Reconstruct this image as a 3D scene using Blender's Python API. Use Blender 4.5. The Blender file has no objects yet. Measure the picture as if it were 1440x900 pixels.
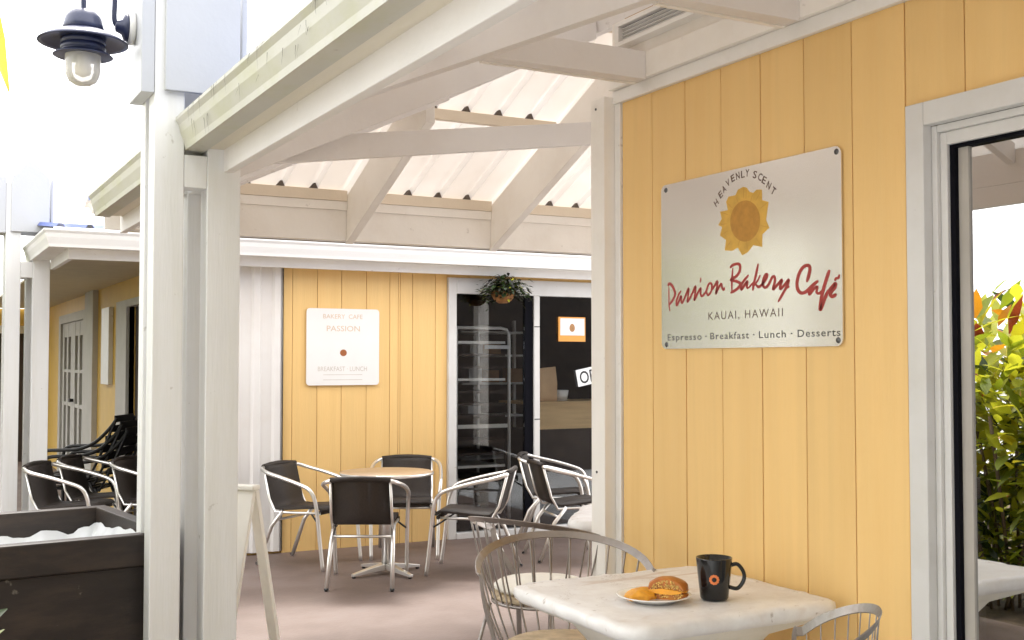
import bpy, bmesh, math, random
from mathutils import Vector, Matrix, noise
random.seed(7)
PI = math.pi
SC = bpy.context.scene
COL = SC.collection

# ------------------------------------------------------------ camera, sky, sun, exposure
cam_d = bpy.data.cameras.new('camera')
cam = bpy.data.objects.new('camera', cam_d)
COL.objects.link(cam)
cam.location = (0, 0, 1.55)
cam.rotation_euler = (PI / 2 + math.radians(2.076), 0, -math.radians(28.258))
cam_d.sensor_width = 36.0
cam_d.lens = 40.0
cam_d.clip_end = 2000
SC.camera = cam

SUN_EL, SUN_AZ = math.radians(58), math.radians(14)     # azimuth: clockwise from +Y
world = bpy.data.worlds.new('World')
SC.world = world
world.use_nodes = True
wn, wl = world.node_tree.nodes, world.node_tree.links
sky = wn.new('ShaderNodeTexSky')
sky.sky_type = 'NISHITA'
sky.sun_disc = False
sky.sun_elevation = SUN_EL
sky.sun_rotation = SUN_AZ
sky.dust_density = 3.0
sky.air_density = 1.0
bg = wn['Background']
hz = wn.new('ShaderNodeMix'); hz.data_type = 'RGBA'
hz.inputs['Factor'].default_value = 0.70                    # bright thin overcast over the blue
hz.inputs['B'].default_value = (14.3, 14.1, 13.9, 1)
wl.new(sky.outputs['Color'], hz.inputs['A'])
wl.new(hz.outputs['Result'], bg.inputs['Color'])
bg.inputs['Strength'].default_value = 0.12

sun_d = bpy.data.lights.new('sun', 'SUN')
sun_d.energy = 1.7
sun_d.angle = math.radians(14)
sun_d.color = (1.0, 0.96, 0.90)
sun = bpy.data.objects.new('sun', sun_d)
COL.objects.link(sun)
sdir = Vector((math.sin(SUN_AZ) * math.cos(SUN_EL), math.cos(SUN_AZ) * math.cos(SUN_EL), math.sin(SUN_EL)))
sun.rotation_euler = sdir.to_track_quat('Z', 'Y').to_euler()
sun.location = sdir * 30

vs = SC.view_settings
vs.view_transform = 'Standard'
vs.look = 'None'
vs.exposure = 1.5
vs.gamma = 1.0
vs.use_curve_mapping = False
SC.cycles.max_bounces = 14
SC.cycles.diffuse_bounces = 8
SC.cycles.glossy_bounces = 6
SC.cycles.transparent_max_bounces = 16
SC.cycles.use_denoising = True
SC.cycles.sample_clamp_indirect = 8.0

# ------------------------------------------------------------ materials
M = {}

def new_mat(name):
    m = bpy.data.materials.new(name)
    m.use_nodes = True
    M[name] = m
    return m, m.node_tree.nodes, m.node_tree.links, m.node_tree.nodes['Principled BSDF']

def surf(name, col, rough=0.5, metal=0.0, var=0.06, scale=6.0, stretch=(1, 1, 1), bump=0.1, bscale=60.0,
         dirt=None, dirt_amt=0.0, dirt_scale=3.0, spec=0.5, per_obj=0.0, chips=0.0):
    """painted / plain surface: noise colour variation, optional dirt blotches, fine bump"""
    m, n, l, b = new_mat(name)
    tc = n.new('ShaderNodeTexCoord')
    mp = n.new('ShaderNodeMapping'); mp.inputs['Scale'].default_value = stretch
    l.new(tc.outputs['Object'], mp.inputs['Vector'])
    nz = n.new('ShaderNodeTexNoise'); nz.inputs['Scale'].default_value = scale; nz.inputs['Detail'].default_value = 6
    l.new(mp.outputs['Vector'], nz.inputs['Vector'])
    rp = n.new('ShaderNodeValToRGB')
    rp.color_ramp.elements[0].position = 0.3
    rp.color_ramp.elements[1].position = 0.7
    rp.color_ramp.elements[0].color = tuple(max(0, c * (1 - var)) for c in col[:3]) + (1,)
    rp.color_ramp.elements[1].color = tuple(min(1, c * (1 + var)) for c in col[:3]) + (1,)
    l.new(nz.outputs['Fac'], rp.inputs['Fac'])
    out = rp.outputs['Color']
    if dirt:
        dn = n.new('ShaderNodeTexNoise'); dn.inputs['Scale'].default_value = dirt_scale; dn.inputs['Detail'].default_value = 10
        dn.inputs['Roughness'].default_value = 0.65
        l.new(mp.outputs['Vector'], dn.inputs['Vector'])
        dr = n.new('ShaderNodeValToRGB')
        dr.color_ramp.elements[0].position = 0.48; dr.color_ramp.elements[1].position = 0.72
        dr.color_ramp.elements[0].color = (0, 0, 0, 1)
        dr.color_ramp.elements[1].color = (dirt_amt,) * 3 + (1,)
        l.new(dn.outputs['Fac'], dr.inputs['Fac'])
        mx = n.new('ShaderNodeMix'); mx.data_type = 'RGBA'
        mx.inputs['B'].default_value = tuple(dirt[:3]) + (1,)
        l.new(dr.outputs['Color'], mx.inputs['Factor']); l.new(out, mx.inputs['A'])
        out = mx.outputs['Result']
    if chips:                                              # small chips and scuffs in the paint
        cn = n.new('ShaderNodeTexNoise'); cn.inputs['Scale'].default_value = 17; cn.inputs['Detail'].default_value = 7
        l.new(tc.outputs['Object'], cn.inputs['Vector'])
        cr_ = n.new('ShaderNodeValToRGB'); cr_.color_ramp.elements[0].position = 0.70; cr_.color_ramp.elements[1].position = 0.75
        cr_.color_ramp.elements[0].color = (0, 0, 0, 1); cr_.color_ramp.elements[1].color = (chips,) * 3 + (1,)
        l.new(cn.outputs['Fac'], cr_.inputs['Fac'])
        cm = n.new('ShaderNodeMix'); cm.data_type = 'RGBA'; cm.inputs['B'].default_value = (0.33, 0.29, 0.24, 1)
        l.new(cr_.outputs['Color'], cm.inputs['Factor']); l.new(out, cm.inputs['A']); out = cm.outputs['Result']
    if per_obj:
        oi = n.new('ShaderNodeObjectInfo')
        hs = n.new('ShaderNodeHueSaturation')
        mr = n.new('ShaderNodeMapRange')
        mr.inputs['To Min'].default_value = 1 - per_obj; mr.inputs['To Max'].default_value = 1 + per_obj
        l.new(oi.outputs['Random'], mr.inputs['Value']); l.new(mr.outputs['Result'], hs.inputs['Value'])
        l.new(out, hs.inputs['Color']); out = hs.outputs['Color']
    l.new(out, b.inputs['Base Color'])
    b.inputs['Roughness'].default_value = rough
    b.inputs['Metallic'].default_value = metal
    b.inputs['Specular IOR Level'].default_value = spec
    if bump:
        bn = n.new('ShaderNodeTexNoise'); bn.inputs['Scale'].default_value = bscale; bn.inputs['Detail'].default_value = 5
        l.new(mp.outputs['Vector'], bn.inputs['Vector'])
        bp = n.new('ShaderNodeBump'); bp.inputs['Strength'].default_value = bump; bp.inputs['Distance'].default_value = 0.01
        l.new(bn.outputs['Fac'], bp.inputs['Height']); l.new(bp.outputs['Normal'], b.inputs['Normal'])
    return m

WHITE = (0.80, 0.775, 0.735)
surf('white_paint', (0.84, 0.825, 0.80), 0.42, var=0.03, scale=2.5, bump=0.08, bscale=45, stretch=(1, 1, 1), dirt=(0.55, 0.50, 0.42), dirt_amt=0.22, dirt_scale=2.2, chips=0.4)
surf('post_paint', (0.775, 0.772, 0.77), 0.40, var=0.035, scale=4, stretch=(5, 5, 0.35), bump=0.13, bscale=24, dirt=(0.50, 0.49, 0.42), dirt_amt=0.4, dirt_scale=2.0, chips=0.55)
surf('cap_shade_white', (0.54, 0.548, 0.565), 0.38, var=0.03, scale=3, bump=0.08, bscale=40, dirt=(0.5, 0.5, 0.5), dirt_amt=0.25, dirt_scale=1.6)  # white cap boards coloured blue-grey to stand in for shade
surf('cream_paint', (0.87, 0.835, 0.785), 0.5, var=0.03, scale=3, bump=0.08, bscale=40, dirt=(0.6, 0.5, 0.4), dirt_amt=0.25, dirt_scale=2.0, chips=0.3)
surf('beam_paint', (0.77, 0.74, 0.725), 0.5, var=0.04, scale=3, bump=0.10, bscale=40, dirt=(0.5, 0.43, 0.38), dirt_amt=0.3, dirt_scale=1.5, chips=0.3)
surf('purlin_paint', (0.76, 0.66, 0.53), 0.55, var=0.05, scale=4, bump=0.1)
surf('roof_sheet', (0.86, 0.82, 0.76), 0.4, var=0.02, scale=2, bump=0.02)
surf('gutter_metal', (0.49, 0.475, 0.415), 0.38, var=0.05, scale=2.5, stretch=(2, 1, 2), bump=0.05, bscale=20, dirt=(0.42, 0.42, 0.24), dirt_amt=0.65, dirt_scale=3.2, chips=0.8)
surf('gutter_clean', (0.82, 0.80, 0.77), 0.35, var=0.02, scale=2, bump=0.03, dirt=(0.6, 0.55, 0.47), dirt_amt=0.15)
surf('soffit_board', (0.70, 0.64, 0.54), 0.55, var=0.07, scale=3, stretch=(6, 0.5, 6), bump=0.12, dirt=(0.5, 0.46, 0.28), dirt_amt=0.5, dirt_scale=1.5)
surf('gap_shade_dark', (0.13, 0.105, 0.088), 0.9, var=0.1, bump=0)  # shade colour for the gaps under the roof ribs
surf('crack', (0.06, 0.05, 0.035), 0.8, var=0.2, bump=0)
surf('yellow_board', (0.815, 0.54, 0.215), 0.48, var=0.035, scale=3.0, stretch=(8, 8, 0.35), bump=0.16, bscale=26, dirt=(0.72, 0.45, 0.165), dirt_amt=0.6, dirt_scale=1.5, per_obj=0.035)
surf('groove', (0.42, 0.25, 0.08), 0.8, var=0.05, bump=0)
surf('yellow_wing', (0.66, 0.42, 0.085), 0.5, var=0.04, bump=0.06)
surf('ceiling_paint', (0.62, 0.56, 0.40), 0.6, var=0.05, bump=0.05)
surf('ribbed_white', (0.78, 0.755, 0.735), 0.4, var=0.03, scale=1.5, bump=0.04, dirt=(0.62, 0.53, 0.45), dirt_amt=0.35, dirt_scale=1.2)
surf('floor', (0.168, 0.120, 0.101), 0.62, var=0.24, scale=1.6, bump=0.25, bscale=35, dirt=(0.188, 0.150, 0.136), dirt_amt=0.85, dirt_scale=1.6)
surf('paving', (0.49, 0.495, 0.50), 0.8, var=0.1, scale=3, bump=0.2, bscale=30)
surf('soil', (0.12, 0.085, 0.055), 0.95, var=0.3, scale=8, bump=0.6, bscale=30)
surf('gravel', (0.45, 0.445, 0.43), 0.9, var=0.25, scale=14, bump=0.5, bscale=60)
surf('dark_wood', (0.028, 0.021, 0.018), 0.5, var=0.25, scale=3, stretch=(1, 1, 4), bump=0.15, dirt=(0.085, 0.055, 0.035), dirt_amt=0.35, dirt_scale=3, spec=0.35, chips=0.35)
surf('liner', (0.66, 0.675, 0.70), 0.25, var=0.03, bump=0.3, bscale=14)
surf('aframe', (0.92, 0.91, 0.87), 0.5, var=0.04, scale=3, bump=0.06)
surf('aluminium', (0.82, 0.80, 0.77), 0.28, metal=0.85, var=0.03, bump=0.02)
surf('sling', (0.026, 0.018, 0.014), 0.62, var=0.25, scale=90, bump=0.25, bscale=260)
surf('table_laminate', (0.36, 0.245, 0.145), 0.32, var=0.08, scale=5, bump=0.02)
surf('black_metal', (0.012, 0.011, 0.012), 0.42, var=0.2, bump=0.03)
surf('black_rubber', (0.008, 0.008, 0.009), 0.5, var=0.1, bump=0)
surf('wire_iron', (0.34, 0.31, 0.29), 0.38, metal=0.7, var=0.15, scale=12, bump=0.12, bscale=60, dirt=(0.16, 0.12, 0.095), dirt_amt=0.7, dirt_scale=6)
surf('cushion', (0.82, 0.79, 0.71), 0.8, var=0.06, scale=6, bump=0.3, bscale=120)
surf('wicker', (0.50, 0.40, 0.27), 0.8, var=0.2, scale=20, bump=0.5, bscale=80)
surf('navy_enamel', (0.022, 0.028, 0.070), 0.36, var=0.15, scale=6, bump=0.04, spec=0.6)
surf('ceramic', (0.86, 0.85, 0.83), 0.15, var=0.01, bump=0)
surf('mug_black', (0.006, 0.006, 0.007), 0.10, var=0.05, bump=0, spec=0.6)
surf('orange_print', (0.72, 0.20, 0.055), 0.4, var=0.05, bump=0)
surf('bun_crust', (0.42, 0.135, 0.018), 0.38, var=0.35, scale=16, bump=0.25, bscale=40, dirt=(0.60, 0.27, 0.05), dirt_amt=0.8, dirt_scale=9)
surf('bun_crumb', (0.78, 0.52, 0.16), 0.8, var=0.3, scale=60, bump=0.6, bscale=110)
surf('bacon', (0.28, 0.075, 0.03), 0.4, var=0.4, scale=40, bump=0.4)
surf('egg', (0.80, 0.36, 0.03), 0.35, var=0.2, scale=25, bump=0.25, bscale=40)
surf('red_script', (0.36, 0.035, 0.028), 0.45, var=0.10, scale=30, bump=0)
surf('brown_print', (0.10, 0.055, 0.038), 0.5, var=0.2, bump=0)
surf('grey_print', (0.085, 0.08, 0.07), 0.5, var=0.1, bump=0)
surf('sun_petals', (0.62, 0.36, 0.055), 0.45, var=0.12, scale=22, bump=0)
surf('sun_disc', (0.47, 0.225, 0.028), 0.45, var=0.12, scale=40, bump=0)
surf('screw', (0.12, 0.12, 0.12), 0.35, metal=0.8, var=0.1, bump=0)
surf('sign_white', (0.80, 0.785, 0.77), 0.35, var=0.02, bump=0)
surf('faint_print', (0.66, 0.50, 0.36), 0.5, var=0.1, bump=0)
surf('faint_grey', (0.56, 0.51, 0.46), 0.5, var=0.1, bump=0)
surf('dot_print', (0.33, 0.10, 0.025), 0.5, var=0.1, bump=0)
surf('trim_grey', (0.64, 0.63, 0.615), 0.35, var=0.03, bump=0.04, dirt=(0.5, 0.46, 0.4), dirt_amt=0.25, dirt_scale=4, chips=0.5)
surf('porch_shade_white', (0.46, 0.44, 0.41), 0.55, var=0.06, bump=0.05)  # darker copy of the white paint, porch shade put into the colour
surf('stile_grey', (0.40, 0.37, 0.33), 0.5, var=0.08, bump=0.03)
surf('gasket', (0.004, 0.004, 0.007), 0.8, spec=0.1, var=0.05, bump=0)
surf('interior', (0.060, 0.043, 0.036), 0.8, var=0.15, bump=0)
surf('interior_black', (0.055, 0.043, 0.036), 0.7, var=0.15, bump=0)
surf('steel', (0.88, 0.86, 0.83), 0.35, metal=0.0, var=0.05, bump=0)
surf('cardboard', (0.42, 0.25, 0.13), 0.8, var=0.1, scale=8, bump=0.1)
surf('kraft_paper', (0.72, 0.47, 0.27), 0.8, var=0.08, scale=9, bump=0.25, bscale=22)
surf('plywood', (0.78, 0.53, 0.27), 0.55, var=0.12, scale=4, stretch=(0.6, 1, 7), bump=0.05)
surf('poster_orange', (0.72, 0.31, 0.06), 0.5, var=0.04, bump=0)
surf('poster_white', (0.78, 0.78, 0.80), 0.4, var=0.02, bump=0)
surf('poster_brown', (0.36, 0.18, 0.065), 0.5, var=0.2, scale=40, bump=0)
surf('ink_black', (0.015, 0.015, 0.016), 0.5, var=0.1, bump=0)
surf('blue_metal', (0.045, 0.085, 0.33), 0.4, var=0.06, bump=0.02)
surf('coir', (0.27, 0.125, 0.045), 0.95, var=0.3, scale=30, bump=0.8, bscale=80)
surf('louvre', (0.42, 0.42, 0.47), 0.5, var=0.05, bump=0.05)
surf('bark', (0.16, 0.115, 0.08), 0.9, var=0.3, scale=14, bump=0.6, bscale=40)
surf('blocker_wall', (0.27, 0.28, 0.31), 0.7, var=0.06, bump=0.05)
surf('blocker_roof_grey', (0.16, 0.16, 0.17), 0.7, var=0.1, bump=0.05)
surf('bulb', (0.80, 0.72, 0.58), 0.4, var=0.03, bump=0)

# metal roofing given added translucency to brighten its underside, more over the patio
for nm_, f_ in (('brightened_walkway_sheet', 0.135), ('brightened_sheet', 0.15)):
    m, n, l, b = new_mat(nm_)
    b.inputs['Base Color'].default_value = (0.86, 0.83, 0.79, 1); b.inputs['Roughness'].default_value = 0.4
    ge = n.new('ShaderNodeNewGeometry'); pm = n.new('ShaderNodeMix'); pm.data_type = 'RGBA'       # blue coat outside, white inside
    pm.inputs['A'].default_value = (0.13, 0.18, 0.34, 1); pm.inputs['B'].default_value = (0.86, 0.83, 0.79, 1)
    l.new(ge.outputs['Backfacing'], pm.inputs['Factor']); l.new(pm.outputs['Result'], b.inputs['Base Color'])
    t_ = n.new('ShaderNodeBsdfTranslucent')
    tc = n.new('ShaderNodeTexCoord'); nz = n.new('ShaderNodeTexNoise'); nz.inputs['Scale'].default_value = 1.7; nz.inputs['Detail'].default_value = 8
    l.new(tc.outputs['Object'], nz.inputs['Vector'])
    rp = n.new('ShaderNodeValToRGB'); rp.color_ramp.elements[0].position = 0.3; rp.color_ramp.elements[1].position = 0.65
    rp.color_ramp.elements[0].color = (0.66, 0.58, 0.50, 1); rp.color_ramp.elements[1].color = (0.90, 0.86, 0.81, 1)
    l.new(nz.outputs['Fac'], rp.inputs['Fac']); l.new(rp.outputs['Color'], t_.inputs['Color'])
    x_ = n.new('ShaderNodeMixShader'); x_.inputs['Fac'].default_value = f_
    l.new(b.outputs['BSDF'], x_.inputs[1]); l.new(t_.outputs['BSDF'], x_.inputs[2]); l.new(x_.outputs['Shader'], n['Material Output'].inputs['Surface'])

# brushed sign plate
m, n, l, b = new_mat('brushed_plate')
tc = n.new('ShaderNodeTexCoord'); mp = n.new('ShaderNodeMapping'); mp.inputs['Scale'].default_value = (1, 1.5, 220)
nz = n.new('ShaderNodeTexNoise'); nz.inputs['Scale'].default_value = 4; nz.inputs['Detail'].default_value = 3
l.new(tc.outputs['Object'], mp.inputs['Vector']); l.new(mp.outputs['Vector'], nz.inputs['Vector'])
bp = n.new('ShaderNodeBump'); bp.inputs['Strength'].default_value = 0.05; bp.inputs['Distance'].default_value = 0.003
l.new(nz.outputs['Fac'], bp.inputs['Height']); l.new(bp.outputs['Normal'], b.inputs['Normal'])
b.inputs['Base Color'].default_value = (0.80, 0.77, 0.73, 1); b.inputs['Metallic'].default_value = 0.82
b.inputs['Roughness'].default_value = 0.24

# weathered white table
m, n, l, b = new_mat('weathered_white')
tc = n.new('ShaderNodeTexCoord')
n1 = n.new('ShaderNodeTexNoise'); n1.inputs['Scale'].default_value = 5; n1.inputs['Detail'].default_value = 9; n1.inputs['Roughness'].default_value = 0.7
n2 = n.new('ShaderNodeTexNoise'); n2.inputs['Scale'].default_value = 2.4; n2.inputs['Detail'].default_value = 12; n2.inputs['Distortion'].default_value = 1.6
mp = n.new('ShaderNodeMapping'); mp.inputs['Scale'].default_value = (0.8, 3.0, 1)
l.new(tc.outputs['Object'], mp.inputs['Vector']); l.new(tc.outputs['Object'], n1.inputs['Vector']); l.new(mp.outputs['Vector'], n2.inputs['Vector'])
r1 = n.new('ShaderNodeValToRGB'); r1.color_ramp.elements[0].position = 0.32; r1.color_ramp.elements[1].position = 0.62
r1.color_ramp.elements[0].color = (0.70, 0.67, 0.66, 1); r1.color_ramp.elements[1].color = (0.86, 0.85, 0.845, 1)
l.new(n1.outputs['Fac'], r1.inputs['Fac'])
r2 = n.new('ShaderNodeValToRGB'); r2.color_ramp.elements[0].position = 0.60; r2.color_ramp.elements[1].position = 0.74
r2.color_ramp.elements[0].color = (0, 0, 0, 1); r2.color_ramp.elements[1].color = (0.75, 0.75, 0.75, 1)
l.new(n2.outputs['Fac'], r2.inputs['Fac'])
mx = n.new('ShaderNodeMix'); mx.data_type = 'RGBA'; mx.inputs['B'].default_value = (0.50, 0.37, 0.285, 1)
l.new(r2.outputs['Color'], mx.inputs['Factor']); l.new(r1.outputs['Color'], mx.inputs['A']); l.new(mx.outputs['Result'], b.inputs['Base Color'])
bp = n.new('ShaderNodeBump'); bp.inputs['Strength'].default_value = 0.35; bp.inputs['Distance'].default_value = 0.006
l.new(n1.outputs['Fac'], bp.inputs['Height']); l.new(bp.outputs['Normal'], b.inputs['Normal'])
b.inputs['Roughness'].default_value = 0.45

# fine cracks and bare rubbed spots on the table paint
vo = n.new('ShaderNodeTexVoronoi'); vo.feature = 'DISTANCE_TO_EDGE'; vo.inputs['Scale'].default_value = 6.5
wp = n.new('ShaderNodeMix'); wp.data_type = 'RGBA'; wp.inputs['Factor'].default_value = 0.35
l.new(tc.outputs['Object'], wp.inputs['A']); l.new(n1.outputs['Color'], wp.inputs['B']); l.new(wp.outputs['Result'], vo.inputs['Vector'])
rv = n.new('ShaderNodeValToRGB'); rv.color_ramp.elements[0].position = 0.0; rv.color_ramp.elements[1].position = 0.012
rv.color_ramp.elements[0].color = (0.8, 0.8, 0.8, 1); rv.color_ramp.elements[1].color = (0, 0, 0, 1)
l.new(vo.outputs['Distance'], rv.inputs['Fac'])
n3 = n.new('ShaderNodeTexNoise'); n3.inputs['Scale'].default_value = 3.0; n3.inputs['Detail'].default_value = 4
l.new(tc.outputs['Object'], n3.inputs['Vector'])
rm3 = n.new('ShaderNodeValToRGB'); rm3.color_ramp.elements[0].position = 0.50; rm3.color_ramp.elements[1].position = 0.62
l.new(n3.outputs['Fac'], rm3.inputs['Fac'])
mu = n.new('ShaderNodeMath'); mu.operation = 'MULTIPLY'; l.new(rv.outputs['Color'], mu.inputs[0]); l.new(rm3.outputs['Color'], mu.inputs[1])
n4 = n.new('ShaderNodeTexNoise'); n4.inputs['Scale'].default_value = 26; n4.inputs['Detail'].default_value = 6
l.new(tc.outputs['Object'], n4.inputs['Vector'])
r4 = n.new('ShaderNodeValToRGB'); r4.color_ramp.elements[0].position = 0.66; r4.color_ramp.elements[1].position = 0.72
r4.color_ramp.elements[1].color = (0.6, 0.6, 0.6, 1)
l.new(n4.outputs['Fac'], r4.inputs['Fac'])
ad = n.new('ShaderNodeMath'); ad.operation = 'MAXIMUM'; l.new(mu.outputs[0], ad.inputs[0]); l.new(r4.outputs['Color'], ad.inputs[1])
m5 = n.new('ShaderNodeMix'); m5.data_type = 'RGBA'; m5.inputs['B'].default_value = (0.27, 0.20, 0.15, 1)
l.new(ad.outputs[0], m5.inputs['Factor']); l.new(mx.outputs['Result'], m5.inputs['A']); l.new(m5.outputs['Result'], b.inputs['Base Color'])

def glass_mat(name, refl, tint, rough=0.0):
    m, n, l, b = new_mat(name)
    out = n['Material Output']
    gl = n.new('ShaderNodeBsdfGlossy'); gl.inputs['Roughness'].default_value = rough; gl.inputs['Color'].default_value = (0.95, 0.96, 0.98, 1)
    tr = n.new('ShaderNodeBsdfTransparent'); tr.inputs['Color'].default_value = tint
    mx = n.new('ShaderNodeMixShader')
    lw = n.new('ShaderNodeLayerWeight'); lw.inputs['Blend'].default_value = 0.35
    mr = n.new('ShaderNodeMapRange'); mr.inputs['To Min'].default_value = refl; mr.inputs['To Max'].default_value = 0.95
    l.new(lw.outputs['Fresnel'], mr.inputs['Value']); l.new(mr.outputs['Result'], mx.inputs['Fac'])
    l.new(tr.outputs['BSDF'], mx.inputs[1]); l.new(gl.outputs['BSDF'], mx.inputs[2]); l.new(mx.outputs['Shader'], out.inputs['Surface'])
glass_mat('door_glass', 0.015, (0.90, 0.92, 0.93, 1))
glass_mat('window_glass', 0.62, (0.40, 0.40, 0.42, 1))
glass_mat('jar_glass', 0.0, (0.97, 0.95, 0.92, 1), 0.1)

m = M['jar_glass']; n, l = m.node_tree.nodes, m.node_tree.links
d_ = n.new('ShaderNodeBsdfDiffuse'); d_.inputs['Color'].default_value = (0.80, 0.77, 0.72, 1)
x_ = n.new('ShaderNodeMixShader'); x_.inputs['Fac'].default_value = 0.5
src = n['Material Output'].inputs['Surface'].links[0].from_socket
l.new(src, x_.inputs[1]); l.new(d_.outputs['BSDF'], x_.inputs[2]); l.new(x_.outputs['Shader'], n['Material Output'].inputs['Surface'])
m = M['aframe']; n, l = m.node_tree.nodes, m.node_tree.links          # moulded plastic, glows a little when lit from behind
t_ = n.new('ShaderNodeBsdfTranslucent'); t_.inputs['Color'].default_value = (0.92, 0.88, 0.78, 1)
x_ = n.new('ShaderNodeMixShader'); x_.inputs['Fac'].default_value = 0.25
l.new(n['Principled BSDF'].outputs['BSDF'], x_.inputs[1]); l.new(t_.outputs['BSDF'], x_.inputs[2]); l.new(x_.outputs['Shader'], n['Material Output'].inputs['Surface'])
# woven mesh of the sling chairs lets a little light through
m = M['sling']; n, l = m.node_tree.nodes, m.node_tree.links
t_ = n.new('ShaderNodeBsdfTransparent'); x_ = n.new('ShaderNodeMixShader'); x_.inputs['Fac'].default_value = 0.10
l.new(n['Principled BSDF'].outputs['BSDF'], x_.inputs[1]); l.new(t_.outputs['BSDF'], x_.inputs[2]); l.new(x_.outputs['Shader'], n['Material Output'].inputs['Surface'])

def leaf_mat(name, col, tr, gloss=0.4):
    m, n, l, b = new_mat(name)
    out = n['Material Output']
    tc = n.new('ShaderNodeTexCoord'); nz = n.new('ShaderNodeTexNoise'); nz.inputs['Scale'].default_value = 7
    l.new(tc.outputs['Object'], nz.inputs['Vector'])
    rp = n.new('ShaderNodeValToRGB'); rp.color_ramp.elements[0].position = 0.3; rp.color_ramp.elements[1].position = 0.7
    rp.color_ramp.elements[0].color = tuple(c * 0.6 for c in col) + (1,); rp.color_ramp.elements[1].color = tuple(min(1, c * 1.3) for c in col) + (1,)
    l.new(nz.outputs['Fac'], rp.inputs['Fac']); l.new(rp.outputs['Color'], b.inputs['Base Color'])
    b.inputs['Roughness'].default_value = gloss
    t = n.new('ShaderNodeBsdfTranslucent'); t.inputs['Color'].default_value = tuple(tr) + (1,)
    mx = n.new('ShaderNodeMixShader'); mx.inputs['Fac'].default_value = 0.4
    l.new(b.outputs['BSDF'], mx.inputs[1]); l.new(t.outputs['BSDF'], mx.inputs[2]); l.new(mx.outputs['Shader'], out.inputs['Surface'])
leaf_mat('leaf_green', (0.14, 0.18, 0.02), (0.42, 0.50, 0.03))
leaf_mat('leaf_lime', (0.34, 0.36, 0.03), (0.85, 0.84, 0.05))
leaf_mat('leaf_dark', (0.03, 0.055, 0.018), (0.06, 0.11, 0.02))
leaf_mat('leaf_orange', (0.55, 0.21, 0.02), (0.85, 0.36, 0.02))
leaf_mat('leaf_red', (0.22, 0.045, 0.02), (0.35, 0.06, 0.02))
leaf_mat('leaf_yellow', (0.55, 0.46, 0.02), (0.75, 0.68, 0.03))
leaf_mat('leaf_basket', (0.016, 0.016, 0.007), (0.03, 0.03, 0.006))

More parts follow.
